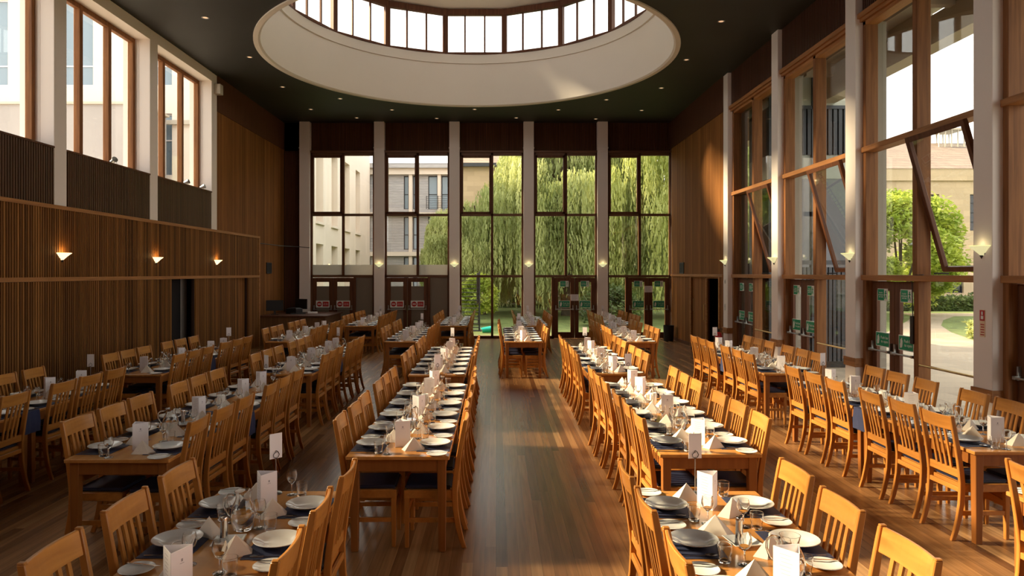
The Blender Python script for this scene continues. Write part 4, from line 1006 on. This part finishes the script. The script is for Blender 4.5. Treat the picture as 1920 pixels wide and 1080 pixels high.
# ------------------------------------------------------------------ planting
def leaves(mb, pts, size, narrow=.35, hang=False, jit=1.0):
    V = mb.v; F = mb.f
    for (x, y, z) in pts:
        a = R.uniform(0, 2*PI); ca, sa = math.cos(a), math.sin(a); L = size*R.uniform(.6, 1.3); W_ = L*narrow
        if hang: dx, dy, dz = R.gauss(0, .22), R.gauss(0, .22), -1
        else: dx, dy, dz = R.gauss(0, 1), R.gauss(0, 1), R.gauss(0, .6)
        k = L/math.sqrt(dx*dx+dy*dy+dz*dz); dx *= k; dy *= k; dz *= k
        wx, wy = ca*W_, sa*W_; wz = 0 if hang else R.gauss(0, .5)*W_; b_ = len(V)
        V.append((x-wx*.5, y-wy*.5, z-wz*.5)); V.append((x+wx*.5, y+wy*.5, z+wz*.5)); V.append((x+dx+wx*.3, y+dy+wy*.3, z+dz+wz*.3)); V.append((x+dx-wx*.3, y+dy-wy*.3, z+dz-wz*.3))
        F.append((b_, b_+1, b_+2, b_+3))
def willow(seed, r, h, n_str, mat):
    """Weeping crown: domed limbs with curtains of hanging leafy strands."""
    global R
    keep = R; R = random.Random(seed)
    t = thing('willow_tree', 'x', 'tree'); q = MB(); q.tube([(0, 0, 0), (.15, .1, h*.3), (0, .1, h*.55)], .3, 10, rs=[.5, .36, .25])
    tips = []
    for k in range(16):
        a = 2*PI*k/16+R.uniform(-.2, .2); rr = r*R.uniform(.3, .85); zt = h*(.97-.35*(rr/r)**2)
        pts = [(0, .1, h*.4), (rr*.4*math.cos(a), rr*.4*math.sin(a), h*.75), (rr*math.cos(a), rr*math.sin(a), zt)]; q.tube(pts, .1, 6, rs=[.16, .10, .04])
    obj('trunk', q, MT['bark'], t)
    m = MB(); clumps = []
    for k in range(46):
        a = R.uniform(0, 2*PI); rr = r*math.sqrt(R.uniform(0.02, 1))
        clumps.append((rr*math.cos(a), rr*math.sin(a), h*(.98-.42*(rr/r)**2)*R.uniform(.80, 1.0), R.uniform(.5, 1.15)))
    for s_ in range(n_str):
        c = R.choice(clumps); a = R.uniform(0, 2*PI); rad = c[3]*math.sqrt(R.uniform(0, 1))*1.25
        x, y = c[0]+rad*math.cos(a), c[1]+rad*math.sin(a); z = c[2]-.45*rad*rad+R.uniform(-.15, .15)
        rr = math.hypot(x, y)/r; Ls = min(z-.6, R.uniform(.8, 2.6)*(.6+rr*1.5)); n_ = int(Ls/.13); ox, oy = x/(abs(x)+abs(y)+.01)*.3, y/(abs(x)+abs(y)+.01)*.3
        pts = [(x+ox*(j_/n_)**.5*.8+R.gauss(0, .035), y+oy*(j_/n_)**.5*.8+R.gauss(0, .035), z-Ls*j_/n_) for j_ in range(max(n_, 1))] if n_ > 0 else []
        leaves(m, pts, .20, .30, True)
    obj('foliage', m, mat, t); R = keep
    return t
w1 = willow(3, 4.6, 11.5, 5200, MT['willow']); w1.location = (4.0, 38.5, -.2); tag(w1, 'big weeping willow filling the fourth bay from the desk', 'tree', None)
kids(w1)
w2 = willow(11, 4.6, 11.5, 4200, MT['willow2']); w2.location = (9.3, 36, -.2); w2.scale = (1.0, 1.0, 1.15); tag(w2, 'big weeping willow outside the bay next to the boarded wall', 'tree'); kids(w2)
dup(w1, (-.9, 39.5, -.2), 2.1, 'lower weeping willow in front of the stone house', None, (.78, .78, .60))
dup(w2, (3.6, 44, -.2), 1.0, 'tall pale willow behind, beside the stone house wall', None, (.75, .9, 1.12))
w1.scale = (1, 1, 1.1)
#dup(w1, (9.6, 43.5, -.2), 4.0, 'tall willow standing behind the others', None, (.9, .62, 1.3))
def bush(name, label, cat, loc, r, h, n_, mat, size=.14, trunk=0, seed=1):
    global R
    keep = R; R = random.Random(seed)
    t = thing(name, label, cat, loc); m = MB(); lob = []
    for k in range(26):
        a = R.uniform(0, 2*PI); el = R.uniform(-.6, 1.4); rr = .68
        lob.append((r*rr*math.cos(a)*math.cos(el), r*rr*math.sin(a)*math.cos(el), trunk+h/2+h/2*.72*math.sin(el), R.uniform(.22, .42)*r))
    pts = []
    for k in range(n_):
        c = R.choice(lob); a, e = R.uniform(0, 2*PI), math.asin(R.uniform(-1, 1)); q_ = c[3]*R.uniform(.75, 1.1)
        pts.append((c[0]+q_*math.cos(a)*math.cos(e), c[1]+q_*math.sin(a)*math.cos(e), max(.05, c[2]+q_*math.sin(e)*(h/2/r if h < r else 1))))
    leaves(m, pts, size, .6)
    q = MB(); q.tube([(0, 0, 0), (.03, .05, trunk+h*.3), (0, 0, trunk+h*.6)], .1, 8, rs=[.05*r, .035*r, .015*r])
    for k in range(9):
        c = lob[k]; q.tube([(0, 0, trunk+h*.15), (c[0]*.5, c[1]*.5, (trunk+h*.2+c[2])/2), (c[0], c[1], c[2])], .02, 5, rs=[.025*r, .015*r, .006*r])
    obj('stems', q, MT['bark'], t); obj('foliage', m, mat, t); R = keep
    return t
bush('young_tree', 'lime green young tree in front of the stone building across the courtyard', 'tree', (20.2, 35.5, -.15), 2.9, 6.7, 26000, MT['lime'], .19, -.2, 5)
bush('shrub', 'green shrub at the foot of the lime green tree', 'shrub', (23.2, 39, -.15), 1.9, 3.8, 8000, MT['lime'], .14, .0, 6)
bush('bright_shrub', 'bright yellow-green shrub on the lawn behind the metal stair', 'shrub', (-.78, 31.7, -.15), 1.0, 2.3, 7000, MT['lime'], .12, 0, 7)
bush('dark_bush', 'dark bush at the lawn edge under the big willow', 'shrub', (5.0, 30.9, -.15), 1.3, 1.7, 5000, MT['leafd'], .13, 0, 8)
bush('low_bush', 'dark low bush beside the wall of the glazed wing', 'shrub', (14.6, 31.5, -.15), 1.2, 1.9, 5000, MT['leafd'], .13, 0, 9)
def hedge(name, label, x0, x1, y, dp, h, n_, mat, seed):
    global R
    keep = R; R = random.Random(seed); t = thing(name, label, 'hedge', (0, 0, 0)); m = MB(); pts = []
    for k in range(n_):
        u = R.random(); x = R.uniform(x0, x1); hh = h*(.85+.15*math.sin(x*1.3)+.06*math.sin(x*4.1))
        pts.append((x, y+R.uniform(-dp, dp), R.uniform(-.1, hh)) if u < .35 else ((x, y-dp*R.uniform(.8, 1.1), R.uniform(-.1, hh)) if u < .8 else (x, y+R.uniform(-dp, dp), hh)))
    leaves(m, pts, .17, .6); obj('foliage', m, mat, t); obj('stems', MB().box(x0+.3, x1-.3, y-dp*.5, y+dp*.5, -.2, h*.7), MT['leafd'], t); R = keep
hedge('hedge', 'dark tall hedge closing the lawn behind the willows', -3.2, 12.6, 48.2, 1.0, 4.2, 16000, MT['leafd'], 21)
hedge('flower_border', 'low grey-green planting along the foot of the stone building', 17, 34, 43.4, .7, .95, 8000, MT['leafd'], 22)
hedge('long_grass', 'tuft of long grass at the edge of the lawn by the curved path', 16.6, 18.2, 24.8, .35, .5, 2500, MT['willow'], 23)
# metal stair and turquoise tub on the lawn
t = thing('metal_stair', 'dark metal ladder stair standing on the lawn outside the middle bay', 'stair', (-1.02, 28.2, -.13))
q = MB(); q.tube([(.36, 0, 0), (.36, 0, 2.35)], .035, 8); q.tube([(.30, .05, 1.1), (.30, .05, 2.3)], .05, 8); obj('post', q, MT['metal'], t)
q = MB()
for k in range(14): q.box(-.42, .34, -.10, .10, .12+k*.155, .145+k*.155)
obj('treads', q, MT['metal'], t); obj('side_rail', MB().tube([(-.40, .0, 0), (-.40, 0, 2.1)], .02, 6), MT['metal'], t); obj('feet', MB().box(-.45, .45, -.25, .25, 0, .02), MT['metal'], t)
t = thing('turquoise_tub', 'turquoise plastic tub lying on its side on the lawn', 'tub', (-.33, 27.2, -.13)); obj('body', MB().lathe([(0, -.2), (.10, -.2), (.13, .18), (.125, .18), (.095, -.19), (0, -.19)], 20).xf(Matrix.Translation((0, 0, .13)) @ Matrix.Rotation(PI/2-.1, 4, 'Y')), MT['teal'], t, smooth='weld'); obj('handle', MB().tube([(-.2, -.08, .15), (-.26, 0, .2), (-.2, .08, .15)], .012, 6), MT['teal'], t)
t = thing('court_lamp', 'grey lantern on a slim post in the courtyard, in front of the lime tree', 'lamp post', (8.7*20/9+.0, 32.5, -.13))
obj('post', MB().tube([(0, 0, 0), (0, 0, 3.6)], .05, 8), MT['steeld'], t); obj('lamp_hood', MB().lathe([(0, .5), (.12, .42), (.16, .22), (.42, .0), (.42, -.04), (0, -.02)], 16, (0, 0, 3.6)), MT['steeld'], t)
# remove prototypes never placed
for k, o in P.items():
    if o is not None and k not in used:
        for c in list(o.children): bpy.data.objects.remove(c)
        bpy.data.objects.remove(o)
